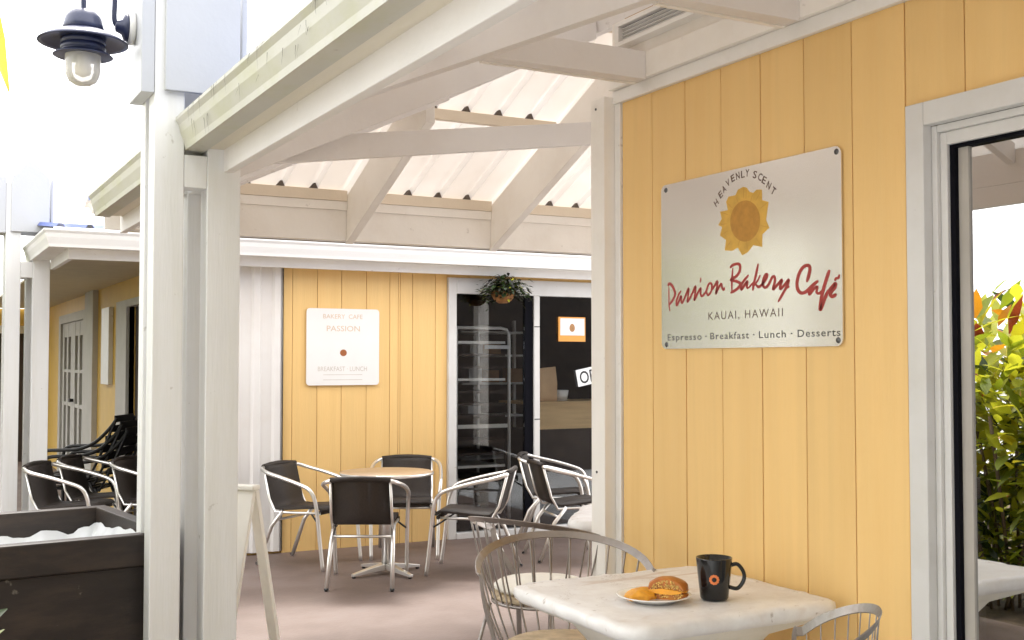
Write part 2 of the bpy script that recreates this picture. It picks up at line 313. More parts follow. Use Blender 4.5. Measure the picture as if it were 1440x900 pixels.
# ------------------------------------------------------------ mesh builder
class MB:
    def __init__(self):
        self.v, self.f, self.mi, self.sm = [], [], [], []
    def face(self, idx, mi=0, sm=False):
        self.f.append(tuple(idx)); self.mi.append(mi); self.sm.append(sm)
    def box(self, x0, x1, y0, y1, z0, z1, mi=0):
        i = len(self.v)
        self.v += [(x0, y0, z0), (x1, y0, z0), (x1, y1, z0), (x0, y1, z0), (x0, y0, z1), (x1, y0, z1), (x1, y1, z1), (x0, y1, z1)]
        for q in ((0, 3, 2, 1), (4, 5, 6, 7), (0, 1, 5, 4), (1, 2, 6, 5), (2, 3, 7, 6), (3, 0, 4, 7)):
            self.face([i + k for k in q], mi)
        return self
    def bar(self, a, b, w, h, up=(0, 0, 1), mi=0):
        """rectangular bar from a to b, w across, h along up; a and b lie on the bottom centre line"""
        a, b, up = Vector(a), Vector(b), Vector(up)
        d = (b - a).normalized(); s = d.cross(up).normalized() * (w / 2)
        u = up * h
        i = len(self.v)
        for p in (a, b):
            for q in (p - s, p + s, p + s + u, p - s + u):
                self.v.append(tuple(q))
        for q in ((0, 1, 2, 3), (7, 6, 5, 4), (0, 4, 5, 1), (1, 5, 6, 2), (2, 6, 7, 3), (3, 7, 4, 0)):
            self.face([i + k for k in q], mi)
        return self
    def prism(self, prof, a, b, axis='y', mi=0, caps=True):
        """prof: list of 2D points in the plane across axis, swept from a to b"""
        i = len(self.v); k = len(prof)
        for t in (a, b):
            for p in prof:
                self.v.append((p[0], t, p[1]) if axis == 'y' else (t, p[0], p[1]) if axis == 'x' else (p[0], p[1], t))
        for j in range(k):
            j2 = (j + 1) % k
            self.face((i + j, i + j2, i + k + j2, i + k + j), mi)
        if caps:
            self.face([i + j for j in range(k)][::-1], mi); self.face([i + k + j for j in range(k)], mi)
        return self
    def tube(self, pts, r, seg=8, mi=0, caps=True, flat=None):
        """round tube (or flat=(w,h) strap with fixed sideways axis) along pts; r may be a list"""
        pts = [Vector(p) for p in pts]
        n_ = len(pts); i = len(self.v)
        rr = r if isinstance(r, (list, tuple)) else [r] * n_
        prev = None
        for j, p in enumerate(pts):
            d = (pts[min(j + 1, n_ - 1)] - pts[max(j - 1, 0)]).normalized()
            if prev is None:
                ref = Vector((0, 0, 1)) if abs(d.z) < 0.9 else Vector((1, 0, 0))
                s = d.cross(ref).normalized()
            else:
                s = (prev - d * prev.dot(d)).normalized()
            prev = s
            u = s.cross(d)
            for k in range(seg):
                a = 2 * PI * k / seg
                self.v.append(tuple(p + (s * math.cos(a) + u * math.sin(a)) * rr[j]))
        for j in range(n_ - 1):
            for k in range(seg):
                k2 = (k + 1) % seg
                self.face((i + j * seg + k, i + j * seg + k2, i + (j + 1) * seg + k2, i + (j + 1) * seg + k), mi, True)
        if caps:
            self.face([i + k for k in range(seg)][::-1], mi)
            self.face([i + (n_ - 1) * seg + k for k in range(seg)], mi)
        return self
    def strap(self, pts, nrm, w, t, mi=0):
        """flat strap: pts centre line, nrm = thickness direction per point (or one), w wide, t thick"""
        pts = [Vector(p) for p in pts]; n_ = len(pts); i = len(self.v)
        for j, p in enumerate(pts):
            d = (pts[min(j + 1, n_ - 1)] - pts[max(j - 1, 0)]).normalized()
            nn = Vector(nrm[j] if isinstance(nrm, list) else nrm)
            nn = (nn - d * nn.dot(d)).normalized(); s = d.cross(nn).normalized()
            for q in ((-1, -1), (1, -1), (1, 1), (-1, 1)):
                self.v.append(tuple(p + s * (q[0] * w / 2) + nn * (q[1] * t / 2)))
        for j in range(n_ - 1):
            for k in range(4):
                k2 = (k + 1) % 4
                self.face((i + j * 4 + k, i + j * 4 + k2, i + (j + 1) * 4 + k2, i + (j + 1) * 4 + k), mi)
        self.face((i + 3, i + 2, i + 1, i), mi); self.face([i + (n_ - 1) * 4 + k for k in range(4)], mi)
        return self
    def lathe(self, prof, seg=24, c=(0, 0, 0), mi=0, smooth=True):
        i = len(self.v); k = len(prof)
        for s in range(seg):
            a = 2 * PI * s / seg
            for r, z in prof:
                self.v.append((c[0] + r * math.cos(a), c[1] + r * math.sin(a), c[2] + z))
        for s in range(seg):
            s2 = (s + 1) % seg
            for j in range(k - 1):
                self.face((i + s * k + j, i + s2 * k + j, i + s2 * k + j + 1, i + s * k + j + 1), mi, smooth)
        return self
    def build(self, name, mats, parent=None, bevel=0.0, loc=None):
        me = bpy.data.meshes.new(name)
        me.from_pydata(self.v, [], self.f)
        for mm in (mats if isinstance(mats, (list, tuple)) else [mats]):
            me.materials.append(M[mm])
        me.polygons.foreach_set('material_index', self.mi)
        me.polygons.foreach_set('use_smooth', self.sm)
        bm = bmesh.new(); bm.from_mesh(me)
        bmesh.ops.remove_doubles(bm, verts=bm.verts, dist=1e-6)
        bmesh.ops.recalc_face_normals(bm, faces=bm.faces)
        bm.to_mesh(me); bm.free()
        return link(me, name, parent, bevel)

def link(me, name, parent=None, bevel=0.0):
    o = bpy.data.objects.new(name, me)
    COL.objects.link(o)
    if parent is not None:
        o.parent = parent
        p = parent; t = Matrix.Identity(4)
        while p is not None and not p.get('local'):
            t = t @ Matrix.Translation(-p.location) if p.parent is None else t
            p = p.parent
        if parent.parent is None and not parent.get('local'):
            o.matrix_parent_inverse = Matrix.Translation(-parent.location)
    if bevel:
        bv = o.modifiers.new('bevel', 'BEVEL'); bv.width = bevel; bv.segments = 2
        bv.limit_method = 'ANGLE'; bv.angle_limit = math.radians(40)
    return o

def tag(o, label, cat=None, group=None, kind=None):
    if label: o['label'] = label
    if cat: o['category'] = cat
    if group: o['group'] = group
    if kind: o['kind'] = kind
    return o

def thing(name, label, cat, loc, group=None, local=False):
    """Empty at the thing's base. local=True: parts are modelled round the origin (for copies)."""
    o = bpy.data.objects.new(name, None)
    COL.objects.link(o)
    o.empty_display_size = 0.1
    o.location = loc
    if local: o['local'] = 1
    return tag(o, label, cat, group)

def copy_thing(src, label, loc, rz=0.0, group=None):
    r = src.copy(); COL.objects.link(r)
    r.location = loc; r.rotation_euler = (0, 0, rz)
    r['label'] = label
    if group: r['group'] = group
    for ch in list(src.children):
        c = ch.copy(); COL.objects.link(c); c.parent = r
        for g in list(ch.children):
            d = g.copy(); COL.objects.link(d); d.parent = c
    return r

def struct(name, mb, mat):
    return tag(mb.build(name, mat), None, kind='structure')

def smooth_path(pts, sub=6):
    P = [Vector(p) for p in pts]; out = []
    for i in range(len(P) - 1):
        p0, p1, p2, p3 = P[max(i - 1, 0)], P[i], P[i + 1], P[min(i + 2, len(P) - 1)]
        for k in range(sub):
            t = k / sub
            out.append(0.5 * ((2 * p1) + (p2 - p0) * t + (2 * p0 - 5 * p1 + 4 * p2 - p3) * t * t + (3 * p1 - p0 - 3 * p2 + p3) * t ** 3))
    out.append(P[-1])
    return out

SIDE = Matrix(((0, 0, -1), (-1, 0, 0), (0, 1, 0)))            # text facing -X, reading towards -Y
FRONT = Matrix(((1, 0, 0), (0, 0, -1), (0, 1, 0)))            # text facing -Y, reading towards +X
def text(name, body, mat, rot, at, width=None, height=0.1, parent=None, align='LEFT', spacing=1.0, thick=0.0006, roll=0.0, fat=0.0):
    """lettering as a thin mesh; height = cap height, width = total width"""
    cu = bpy.data.curves.new(name, 'FONT')
    cu.body = body; cu.size = 1.0; cu.extrude = 0.0; cu.space_character = spacing; cu.offset = fat
    cu.resolution_u = 3
    tmp = bpy.data.objects.new(name, cu); COL.objects.link(tmp)
    bpy.context.view_layer.update()
    me = bpy.data.meshes.new_from_object(tmp.evaluated_get(bpy.context.evaluated_depsgraph_get()))
    bpy.data.objects.remove(tmp); bpy.data.curves.remove(cu)
    xs = [v.co.x for v in me.vertices]
    x0, x1 = min(xs), max(xs)
    sy = height / 0.69
    sx = width / (x1 - x0) if width else sy
    off = (x0 + x1) / 2 if align == 'CENTER' else x0
    for v in me.vertices:
        p = Vector(((v.co.x - off) * sx, v.co.y * sy, 0))
        if align == 'CENTER': p.y -= height / 2
        if roll: p = Matrix.Rotation(roll, 3, 'Z') @ p
        v.co = rot @ p + Vector(at)
    me.materials.clear(); me.materials.append(M[mat])
    return link(me, name, parent)

def ribbon(name, strokes, mat, parent, width, x):
    """brush strokes lying on the plane x; strokes of (weight, [(y, z)...])"""
    mb = MB()
    for si, (wt, pts) in enumerate(strokes):
        P = smooth_path([(0, p[0], p[1]) for p in pts], 5)
        n_ = len(P); i = len(mb.v)
        for j, p in enumerate(P):
            d = (P[min(j + 1, n_ - 1)] - P[max(j - 1, 0)]).normalized()
            s = Vector((0, -d.z, d.y))
            taper = min(1.0, 0.55 + 0.9 * min(j, n_ - 1 - j) / 6)
            w = width * wt * taper * (0.85 + 0.3 * abs(d.z))
            xx = x - 0.00003 * si
            mb.v.append((xx, p.y + s.y * w / 2, p.z + s.z * w / 2)); mb.v.append((xx, p.y - s.y * w / 2, p.z - s.z * w / 2))
        for j in range(n_ - 1):
            mb.face((i + 2 * j, i + 2 * j + 1, i + 2 * j + 3, i + 2 * j + 2))
    return mb.build(name, mat, parent)

# ------------------------------------------------------------ the ground
struct('ground', MB().box(-300, 300, -300, 300, -0.6, -0.05), 'gravel')
struct('garden_bed', MB().box(-7, 0.0, -6, 40, -0.04, -0.012), 'soil')
struct('patio_floor', MB().box(0.012, 12, 3.0, 24, -0.04, 0.0), 'floor')
struct('bounce_paving', MB().box(0.012, 12, -7.4, 2.994, -0.04, -0.002), 'paving')  # unseen floor given a pale colour to bounce light onto posts and undersides
struct('bounce_side_court', MB().box(5.75, 12, 3.0, 8.6, -0.001, 0.003), 'paving')  # pale ground out of view, added to bounce light into the patio
struct('garden_path', MB().box(-7, 0.0, -7.4, 2.6, -0.011, -0.004), 'paving')

# ------------------------------------------------------------ the cafe: yellow wall on the right
W = 2.85
cafe = thing('cafe_building', 'yellow board cafe wall on the right with white trim and a sliding door', 'building', (W, 4.25, 0))
BW = 0.2345
edges = [4.251] + [4.021 - BW * k for k in range(0, 40)]
DY0, DY1, DZ = 2.592, 0.55, 2.366            # sliding door opening (far side, near side, head)
core = MB()
core.box(W + 0.012, W + 0.14, DY0, 4.248, 0, 3.1)
core.box(W + 0.012, W + 0.14, DY1, DY0, DZ, 3.1)
core.box(W + 0.012, W + 0.14, -5, DY1, 0, 3.1)
core.box(W + 0.14, 9.2, 4.12, 4.248, 0, 3.1)
MB().box(W + 0.0125, 6.3, 4.2485, 4.259, 0, 3.1).build('end_wall_bounce', 'white_paint', cafe)  # hidden wall face coloured white to bounce light into the patio
MB().box(6.305, 9.2, 4.2485, 4.259, 0, 3.1).build('added_dark_panel', 'dark_wood', cafe)  # hidden dark panel added to keep the bakery glass reflections dark
core.box(W + 0.14, 9.2, -5, -4.86, 0, 3.1)
core.box(9.06, 9.2, -4.86, 4.12, 0, 3.1)
core.build('wall', 'groove', cafe)
for a_, b_ in zip(edges[:-1], edges[1:]):
    if b_ < -4.9: break
    g = 0.0022
    y1, y0 = a_ - g, b_ + g
    z0 = 0.0
    if y1 <= DY0 + 0.03 and y0 >= DY1 - 0.03:
        z0 = DZ + 0.001
    MB().box(W - 0.001 + random.uniform(-0.001, 0.001), W + 0.012, y0, y1, z0, 2.714).build('board', 'yellow_board', cafe, 0.002)
MB().box(W + 0.0, W + 0.012, DY0 + 0.002, 4.021 - BW * 6 - 0.0028, 0, 2.714).build('board', 'yellow_board', cafe)
MB().box(W - 0.022, W + 0.012, -5, 4.30, 2.7145, 2.772).build('frieze', 'white_paint', cafe, 0.003)
MB().box(W - 0.045, W + 0.012, -5, 4.30, 2.7735, 2.884).build('ledger', 'cream_paint', cafe, 0.003)
MB().box(W - 0.02, W + 0.012, -5, 4.30, 2.890, 3.08).build('upper_panel', 'cream_paint', cafe)
MB().box(W - 0.012, W + 0.012, 4.254, 4.297, 0, 2.7135).build('corner_trim', 'white_paint', cafe, 0.002)
cp = MB().box(2.782, W + 0.05, 4.299, 4.412, 0, 2.748).build('corner_post', 'cream_paint', cafe, 0.004)
for z in (1.05, 2.70):
    MB().tube([(2.779, 4.365, z), (2.784, 4.365, z)], 0.006, 8).build('bolt', 'screw', cafe)
# louvred vent over the ledger
lv = MB()
lv.box(2.775, 2.829, 3.45, 4.20, 2.942, 2.960); lv.box(2.775, 2.829, 3.45, 4.20, 3.030, 3.046)
lv.box(2.775, 2.829, 4.17, 4.20, 2.961, 3.029); lv.box(2.775, 2.829, 3.45, 3.48, 2.961, 3.029)
vent = lv.build('louvre_vent', 'white_paint', cafe)
MB().box(2.800, 2.828, 3.48, 4.17, 2.961, 3.029).build('vent_box', 'louvre', vent)
for k in range(4):
    z = 2.965 + 0.016 * k
    MB().bar((2.792, 3.49, z), (2.792, 4.16, z), 0.012, 0.006, (0.5, 0, 0.86)).build('slat', 'trim_grey', vent)
# sliding glass door
cas = MB()
cas.box(W - 0.028, W + 0.012, DY0 - 0.072, DY0, 0, DZ)
cas.box(W - 0.028, W + 0.012, DY1, DY0 - 0.073, DZ - 0.074, DZ)
cas.box(W - 0.028, W + 0.012, DY1 - 0.072, DY1, 0, DZ)
door = cas.build('sliding_door', 'trim_grey', cafe, 0.003)
fr = MB()
fr.box(W + 0.008, W + 0.055, DY0 - 0.094, DY0 - 0.0725, 0, DZ - 0.075)
fr.box(W + 0.008, W + 0.055, DY1, DY0 - 0.095, DZ - 0.098, DZ - 0.075)
fr.box(W + 0.022, W + 0.075, DY0 - 0.121, DY0 - 0.0945, 0, DZ - 0.099)
fr.box(W + 0.022, W + 0.075, DY1, DY0 - 0.1215, DZ - 0.139, DZ - 0.0985)
fr.box(W + 0.022, W + 0.075, DY1, DY0 - 0.1215, 0.02, 0.11)
fr.build('frame', 'trim_grey', door, 0.002)
gk = MB()
gk.box(W + 0.034, W + 0.078, DY0 - 0.140, DY0 - 0.1215, 0.11, DZ - 0.1395)
gk.box(W + 0.034, W + 0.078, DY1, DY0 - 0.1405, DZ - 0.150, DZ - 0.1395)
gk.build('gasket', 'gasket', door)
st = MB(); st.box(W + 0.05, W + 0.08, DY0 - 0.178, DY0 - 0.1405, 0.11, DZ - 0.1505); st.build('inner_stile', 'stile_grey', door)
MB().box(W + 0.058, W + 0.064, DY1, DY0 - 0.151, 0.11, DZ - 0.1505).build('pane', 'window_glass', door)
# dim room behind the glass
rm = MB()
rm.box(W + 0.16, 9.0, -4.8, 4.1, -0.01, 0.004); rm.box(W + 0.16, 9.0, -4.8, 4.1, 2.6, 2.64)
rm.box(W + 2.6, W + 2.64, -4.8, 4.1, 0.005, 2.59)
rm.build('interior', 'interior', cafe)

# unseen building mass added behind the camera to block sky light
cb = thing('added_sky_blocker', 'plain building added behind the camera to block sky light', 'building', (-2, -7.5, 0))
MB().box(-16, 9, -12, -7.5, -0.05, 7.4).build('wall', 'blocker_wall', cb)
MB().prism([(-12.5, 7.41), (-6.6, 7.41), (-9.6, 8.8)], -16.5, 9.5, 'x').build('roof', 'blocker_roof_grey', cb)

# ------------------------------------------------------------ the sign on the yellow wall
SY0, SY1, SZ0, SZ1 = 2.891, 3.941, 1.602, 2.294
sign = thing('cafe_sign', 'brushed metal sign with golden sun emblem and red script on yellow wall', 'sign', (W, 3.416, SZ0))
def round_rect(a0, a1, b0, b1, r, seg=5):
    out = []
    for (cx, cy, s) in ((a1 - r, b1 - r, 0), (a0 + r, b1 - r, 1), (a0 + r, b0 + r, 2), (a1 - r, b0 + r, 3)):
        for k in range(seg + 1):
            t = (s + k / seg) * PI / 2
            out.append((cx + r * math.cos(t), cy + r * math.sin(t)))
    return out
MB().prism(round_rect(SY0, SY1, SZ0, SZ1, 0.028), 2.838, 2.8435, 'x').build('plate', 'brushed_plate', sign)
XS = 2.8376
EMBLEM = [(3.405, 2.219), (3.438, 2.212), (3.452, 2.193), (3.495, 2.192), (3.509, 2.174), (3.499, 2.14), (3.547, 2.139), (3.537, 2.11), (3.558, 2.088), (3.535, 2.077), (3.548, 2.045), (3.511, 2.024), (3.52, 1.984), (3.474, 1.978), (3.441, 1.988), (3.415, 1.956), (3.382, 1.965), (3.35, 1.989), (3.3, 1.978), (3.298, 2.025), (3.259, 2.046), (3.277, 2.077), (3.262, 2.143), (3.298, 2.154), (3.299, 2.194), (3.329, 2.198), (3.348, 2.188), (3.37, 2.195), (3.386, 2.213)]
em = MB(); i0 = 0
em.v = [(XS, 3.397, 2.086)] + [(XS, y, z) for y, z in EMBLEM]
for k in range(len(EMBLEM)):
    em.face((0, 1 + k, 1 + (k + 1) % len(EMBLEM)))
emb = em.build('sun_emblem', 'sun_petals', sign)
dk = MB()
dk.v = [(XS - 0.0003, 3.397, 2.086)] + [(XS - 0.0003, 3.397 + 0.0875 * math.cos(2 * PI * k / 40), 2.086 + 0.079 * math.sin(2 * PI * k / 40) + 0.006 * math.cos(2 * PI * k / 40)) for k in range(40)]
for k in range(40):
    dk.face((0, 1 + k, 1 + (k + 1) % 40))
dk.build('sun_disc', 'sun_disc', emb)
rl = []
for k in range(0, 29, 2):
    y, z = EMBLEM[k]
    rl.append((0.5, [(3.397 + (y - 3.397) * 0.66, 2.086 + (z - 2.086) * 0.66), (3.397 + (y - 3.397) * 0.93, 2.086 + (z - 2.086) * 0.93)]))
ribbon('petal_lines', rl, 'sun_disc', emb, 0.004, XS - 0.0004)
SCRIPT_STROKES = [
  (0.6, [(3.889, 1.86), (3.888, 1.824), (3.888, 1.785), (3.881, 1.76)]),
  (1.1, [(3.895, 1.865), (3.885, 1.876), (3.863, 1.863), (3.846, 1.834), (3.856, 1.811), (3.888, 1.785)]),
  (0.9, [(3.804, 1.841), (3.824, 1.821), (3.836, 1.798), (3.833, 1.782), (3.816, 1.803), (3.805, 1.819), (3.802, 1.796), (3.794, 1.793), (3.77, 1.824), (3.753, 1.848), (3.756, 1.821), (3.76, 1.793), (3.727, 1.828), (3.707, 1.854), (3.711, 1.821), (3.715, 1.798), (3.69, 1.829), (3.673, 1.844), (3.674, 1.822), (3.663, 1.812), (3.639, 1.829), (3.623, 1.856), (3.607, 1.86), (3.601, 1.849), (3.607, 1.827), (3.626, 1.814), (3.635, 1.826)]),
  (0.7, [(3.671, 1.887), (3.676, 1.867)]),
  (0.9, [(3.607, 1.83), (3.585, 1.848), (3.567, 1.866), (3.569, 1.842), (3.576, 1.817), (3.558, 1.841), (3.542, 1.854), (3.538, 1.84), (3.529, 1.83), (3.521, 1.839)]),
  (0.8, [(3.471, 1.911), (3.477, 1.867), (3.478, 1.82)]),
  (1.1, [(3.488, 1.913), (3.47, 1.923), (3.44, 1.925), (3.428, 1.916), (3.432, 1.894), (3.453, 1.877), (3.484, 1.866), (3.449, 1.858), (3.428, 1.848), (3.437, 1.834), (3.463, 1.822), (3.487, 1.816)]),
  (1.0, [(3.378, 1.878), (3.403, 1.86), (3.42, 1.844), (3.421, 1.825), (3.395, 1.848), (3.386, 1.853), (3.389, 1.834), (3.38, 1.828)]),
  (1.0, [(3.323, 1.917), (3.337, 1.874), (3.35, 1.84), (3.355, 1.817)]),
  (0.7, [(3.38, 1.828), (3.362, 1.841), (3.35, 1.848)]),
  (0.7, [(3.352, 1.832), (3.325, 1.855), (3.312, 1.874)]),
  (1.0, [(3.338, 1.839), (3.322, 1.829), (3.306, 1.835), (3.281, 1.855), (3.273, 1.872), (3.284, 1.871), (3.297, 1.85), (3.295, 1.831), (3.282, 1.825), (3.266, 1.835), (3.246, 1.86), (3.234, 1.862), (3.231, 1.846), (3.241, 1.816), (3.219, 1.83), (3.193, 1.848), (3.202, 1.826), (3.201, 1.815), (3.181, 1.827), (3.157, 1.846), (3.166, 1.824), (3.189, 1.797), (3.214, 1.768)]),
  (0.9, [(3.17, 1.816), (3.153, 1.822)]),
  (1.2, [(3.064, 1.832), (3.053, 1.855), (3.047, 1.88), (3.059, 1.891), (3.084, 1.884), (3.105, 1.859), (3.114, 1.826), (3.107, 1.804), (3.09, 1.794), (3.067, 1.798), (3.041, 1.814), (3.006, 1.833)]),
  (0.9, [(3.03, 1.816), (3.051, 1.8), (3.05, 1.787), (3.027, 1.806), (3.011, 1.812), (3.015, 1.794), (3.003, 1.788), (2.985, 1.798)]),
  (1.2, [(2.95, 1.867), (2.963, 1.842), (2.981, 1.801), (2.992, 1.769), (2.998, 1.736), (2.993, 1.735), (2.975, 1.768), (2.957, 1.797)]),
  (1.2, [(2.957, 1.794), (2.937, 1.808), (2.923, 1.818), (2.926, 1.805), (2.942, 1.791), (2.948, 1.782), (2.939, 1.774), (2.926, 1.778), (2.925, 1.784)]),
  (0.8, [(2.926, 1.827), (2.919, 1.836), (2.909, 1.836), (2.903, 1.848)]),
]
ribbon('red_script', SCRIPT_STROKES, 'red_script', sign, 0.0115, XS)
ARC = [(3.571, 2.184), (3.543, 2.213), (3.522, 2.232), (3.498, 2.253), (3.468, 2.267), (3.438, 2.272), (3.408, 2.274), (3.382, 2.275), (3.338, 2.262), (3.308, 2.249), (3.286, 2.234), (3.26, 2.211), (3.235, 2.187)]
for k, ch in enumerate('HEAVENLYSCENT'):
    y, z = ARC[k]
    roll = math.atan2(3.402 - y, 0.20) * 0.95
    text('letter', ch, 'brown_print', SIDE, (XS, y, z - 0.006), 0.021, 0.027, sign, 'CENTER', roll=-roll, fat=0.012)
text('place_line', 'KAUAI, HAWAII', 'brown_print', SIDE, (XS, 3.624, 1.7145), 0.434, 0.031, sign, spacing=1.25, fat=-0.005)
for wd, ya, yb in (('Espresso', 3.899, 3.669), ('\u00b7', 3.646, 3.636), ('Breakfast', 3.613, 3.379), ('\u00b7', 3.356, 3.346), ('Lunch', 3.322, 3.175), ('\u00b7', 3.149, 3.139), ('Desserts', 3.113, 2.902)):
    text('menu_word' if len(wd) > 1 else 'dot', wd, 'grey_print', SIDE, (XS, ya, 1.637), ya - yb, 0.026, sign, spacing=1.15, fat=0.006)
for (y, z) in ((3.907, 1.62), (2.912, 1.622), (3.907, 2.272), (2.912, 2.274)):
    MB().lathe([(0.0, 0.004), (0.009, 0.003), (0.011, 0.0)], 14).build('screw', 'screw', sign)
    s_ = sign.children[-1] if False else bpy.data.objects[[o.name for o in COL.objects][-1]]
    s_.data.transform(Matrix.Translation((2.838, y, z)) @ Matrix.Rotation(-PI / 2, 4, 'Y'))

# ------------------------------------------------------------ patio roof (hip roof, open underneath)
roof = thing('patio_roof', 'open white timber roof with ribbed metal sheets over the walkway and patio', 'roof', (1.14, 4.5, 2.3))
SL, SF = 0.465, 0.44
zl = lambda x: 2.67 + SL * (x - 1.318)          # sheet height, left slope
zf = lambda y: 2.67 + SF * (7.05 - y)           # sheet height, far slope
RX = 5.0
def ribbed(axis, lo, hi, t0, t1, zfun, per, x0, h=0.036):
    """ribbed sheet: axis = direction ribs repeat along, sloped in the other"""
    mb = MB()
    prof = []
    k0 = math.floor((lo - x0) / per) - 1
    s = x0 + k0 * per
    while s < hi + per:
        prof += [(s - 0.032, 0), (s - 0.014, h), (s + 0.014, h), (s + 0.032, 0)]
        s += per
    prof = [p for p in prof if lo <= p[0] <= hi]
    i = 0
    for (a, dz) in prof:
        for t in (t0, t1):
            mb.v.append((a, t, zfun(t) + dz) if axis == 'x' else (t, a, zfun(t) + dz))
    for j in range(len(prof) - 1):
        mb.face((2 * j, 2 * j + 1, 2 * j + 3, 2 * j + 2))
    return mb
def clip(o, co, no):
    bm = bmesh.new(); bm.from_mesh(o.data)
    for f_ in bm.faces:
        f_.normal_update()
        if f_.normal.z < 0: f_.normal_flip()
    bmesh.ops.bisect_plane(bm, geom=bm.verts[:] + bm.edges[:] + bm.faces[:], plane_co=co, plane_no=no, clear_outer=True)
    bm.to_mesh(o.data); bm.free()
hipdir = Vector((SF, -SL, 0)).normalized()       # in plan, going up from the far left corner
h0 = Vector((1.318, 7.05, 0))
hn = Vector((-hipdir.y, hipdir.x, 0))            # towards the far slope (+x, +y)
o = ribbed('x', 0.98, 5.6, 3.16, 7.50, zf, 0.22, 2.55).build('roof_sheet', 'brightened_sheet', roof)
clip(o, h0, -hn)
o = ribbed('y', -5.5, 7.5, 0.985, RX, zl, 0.22, 0.0).build('roof_sheet', 'brightened_walkway_sheet', roof)
clip(o, h0, hn)
o = ribbed('y', -5.5, 7.5, RX, 2 * RX - 0.985, lambda x: zl(2 * RX - x), 0.22, 0.0).build('roof_sheet', 'roof_sheet', roof)
clip(o, Vector((5, 4.3, 0)), Vector((0, 1, 0)))
o.modifiers.new('thickness', 'SOLIDIFY').thickness = 0.0015
# eave plate, soffit and gutter along the walkway
MB().box(1.120, 1.158, -5, 4.43, 2.300, 2.400).build('eave_plate', 'beam_paint', roof, 0.003)
MB().box(1.120, 1.158, 4.431, 6.93, 2.300, 2.400).build('eave_plate', 'beam_paint', roof, 0.003)
MB().box(1.1215, 1.1575, -5, 6.93, 2.4005, 2.560).build('eave_plate', 'beam_paint', roof)
MB().box(1.012, 1.1205, -5, 6.86, 2.389, 2.401).build('soffit', 'soffit_board', roof)
# rafters of the left slope behind the posts (jacks run up to the hip), girt and joists in front
def hip_x(y): return 1.318 + (7.05 - y) * SF / SL
for y in (5.02, 5.62, 6.22, 6.70):
    x1 = hip_x(y) - 0.05
    MB().bar((1.16, y, zl(1.16) - 0.30), (x1, y, zl(x1) - 0.30), 0.045, 0.215).build('rafter', 'beam_paint', roof, 0.003)
for k in range(9):
    y = 4.25 - 0.62 * k
    MB().bar((1.16, y, zl(1.16) - 0.105), (RX - 0.03, y, zl(RX - 0.03) - 0.105), 0.045, 0.095).build('rafter', 'beam_paint', roof)
a_, b_ = Vector((1.320, 7.05, zl(1.32) - 0.28)), Vector((RX - 0.03, 3.19, zl(RX - 0.03) - 0.28))
MB().bar(a_, b_, 0.05, 0.245).build('hip_rafter', 'beam_paint', roof)
MB().bar((RX, 3.1, zl(RX) - 0.25), (RX, -5, zl(RX) - 0.25), 0.05, 0.22).build('ridge_board', 'beam_paint', roof)
MB().bar((1.835, 4.985, 2.76), (2.66, 0.75, 2.76), 0.045, 0.27).build('girt', 'beam_paint', roof, 0.003)
def girt_x(y): return 1.835 + (4.985 - y) * (2.66 - 1.835) / (4.985 - 0.75)
for y in (4.035, 3.085, 2.135, 1.185):
    MB().bar((girt_x(y) + 0.024, y, 2.762), (2.804, y, 2.762), 0.07, 0.122).build('joist', 'beam_paint', roof, 0.003)
    MB().bar((girt_x(y) + 0.03, y + 0.05, 2.759), (2.804, y + 0.05, 2.759), 0.022, 0.02).build('joist_batten', 'cream_paint', roof)
MB().bar((1.50, 5.085, 2.455), (3.25, 5.085, 2.702), 0.045, 0.12).build('tie_beam', 'beam_paint', roof, 0.003)
# far slope: rafters, purlins between them, header
RXS = (1.515, 2.585, 3.645, 4.705, 5.57)
zr = lambda y: 2.348 + 0.435 * (7.0 - y)
for x in RXS:
    yt = max(7.05 - (x - 1.318) * SL / SF + 0.06, 3.25) if x <= RX else 3.25
    if yt < 6.8:
        MB().bar((x, 7.07, zr(7.07)), (x, yt, zr(yt)), 0.055, 0.305).build('rafter', 'cream_paint', roof, 0.003)
xs = [1.16] + list(RXS)
for y in (7.05, 6.16, 5.27, 4.38):
    for a, b2 in zip(xs[:-1], xs[1:]):
        lo, hi = max(a + 0.029, hip_x(y) + 0.06), min(b2 - 0.029, 2 * RX - hip_x(y) - 0.06)
        if hi - lo > 0.1:
            hh = 0.072 if y > 7 else 0.065
            MB().box(lo, hi, y - 0.025, y + 0.02, zf(y) - hh - 0.004, zf(y) - 0.006).build('purlin', 'purlin_paint', roof, 0.002)
for y in (7.05, 6.16, 5.27):  # dark fillers stand in for the shade in the rib gaps
    cl_ = MB(); k = 0
    for k in range(-6, 16):
        x = 2.55 + 0.22 * k
        if hip_x(y) + 0.1 < x < 5.5 and min(abs(x - q) for q in RXS) > 0.06:
            zb = zf(y) - 0.005
            cl_.prism([(x - 0.026, zb), (x + 0.030, zb), (x + 0.014, zb + 0.036), (x + 0.004, zb + 0.036)], y - 0.012, y + 0.018, 'y')
    if cl_.v: tag(cl_.build('rib_gap_shade', 'gap_shade_dark', roof), None, kind='stuff')
for a, b2 in zip(xs[:-1], xs[1:]):
    MB().box(a + 0.029, b2 - 0.029, 7.032, 7.068, 2.535, 2.5925).build('blocking', 'cream_paint', roof)
    MB().box(a + 0.029, b2 - 0.029, 7.045, 7.09, 2.338, 2.534).build('header', 'cream_paint', roof)
MB().box(1.06, 5.6, 7.091, 7.125, 2.336, 2.50).build('header', 'cream_paint', roof)
for x in (5.50,):
    for y in (4.3, 7.06):
        MB().box(x - 0.06, x + 0.06, y + 0.068, y + 0.188, 0, 2.33).build('post', 'white_paint', roof)

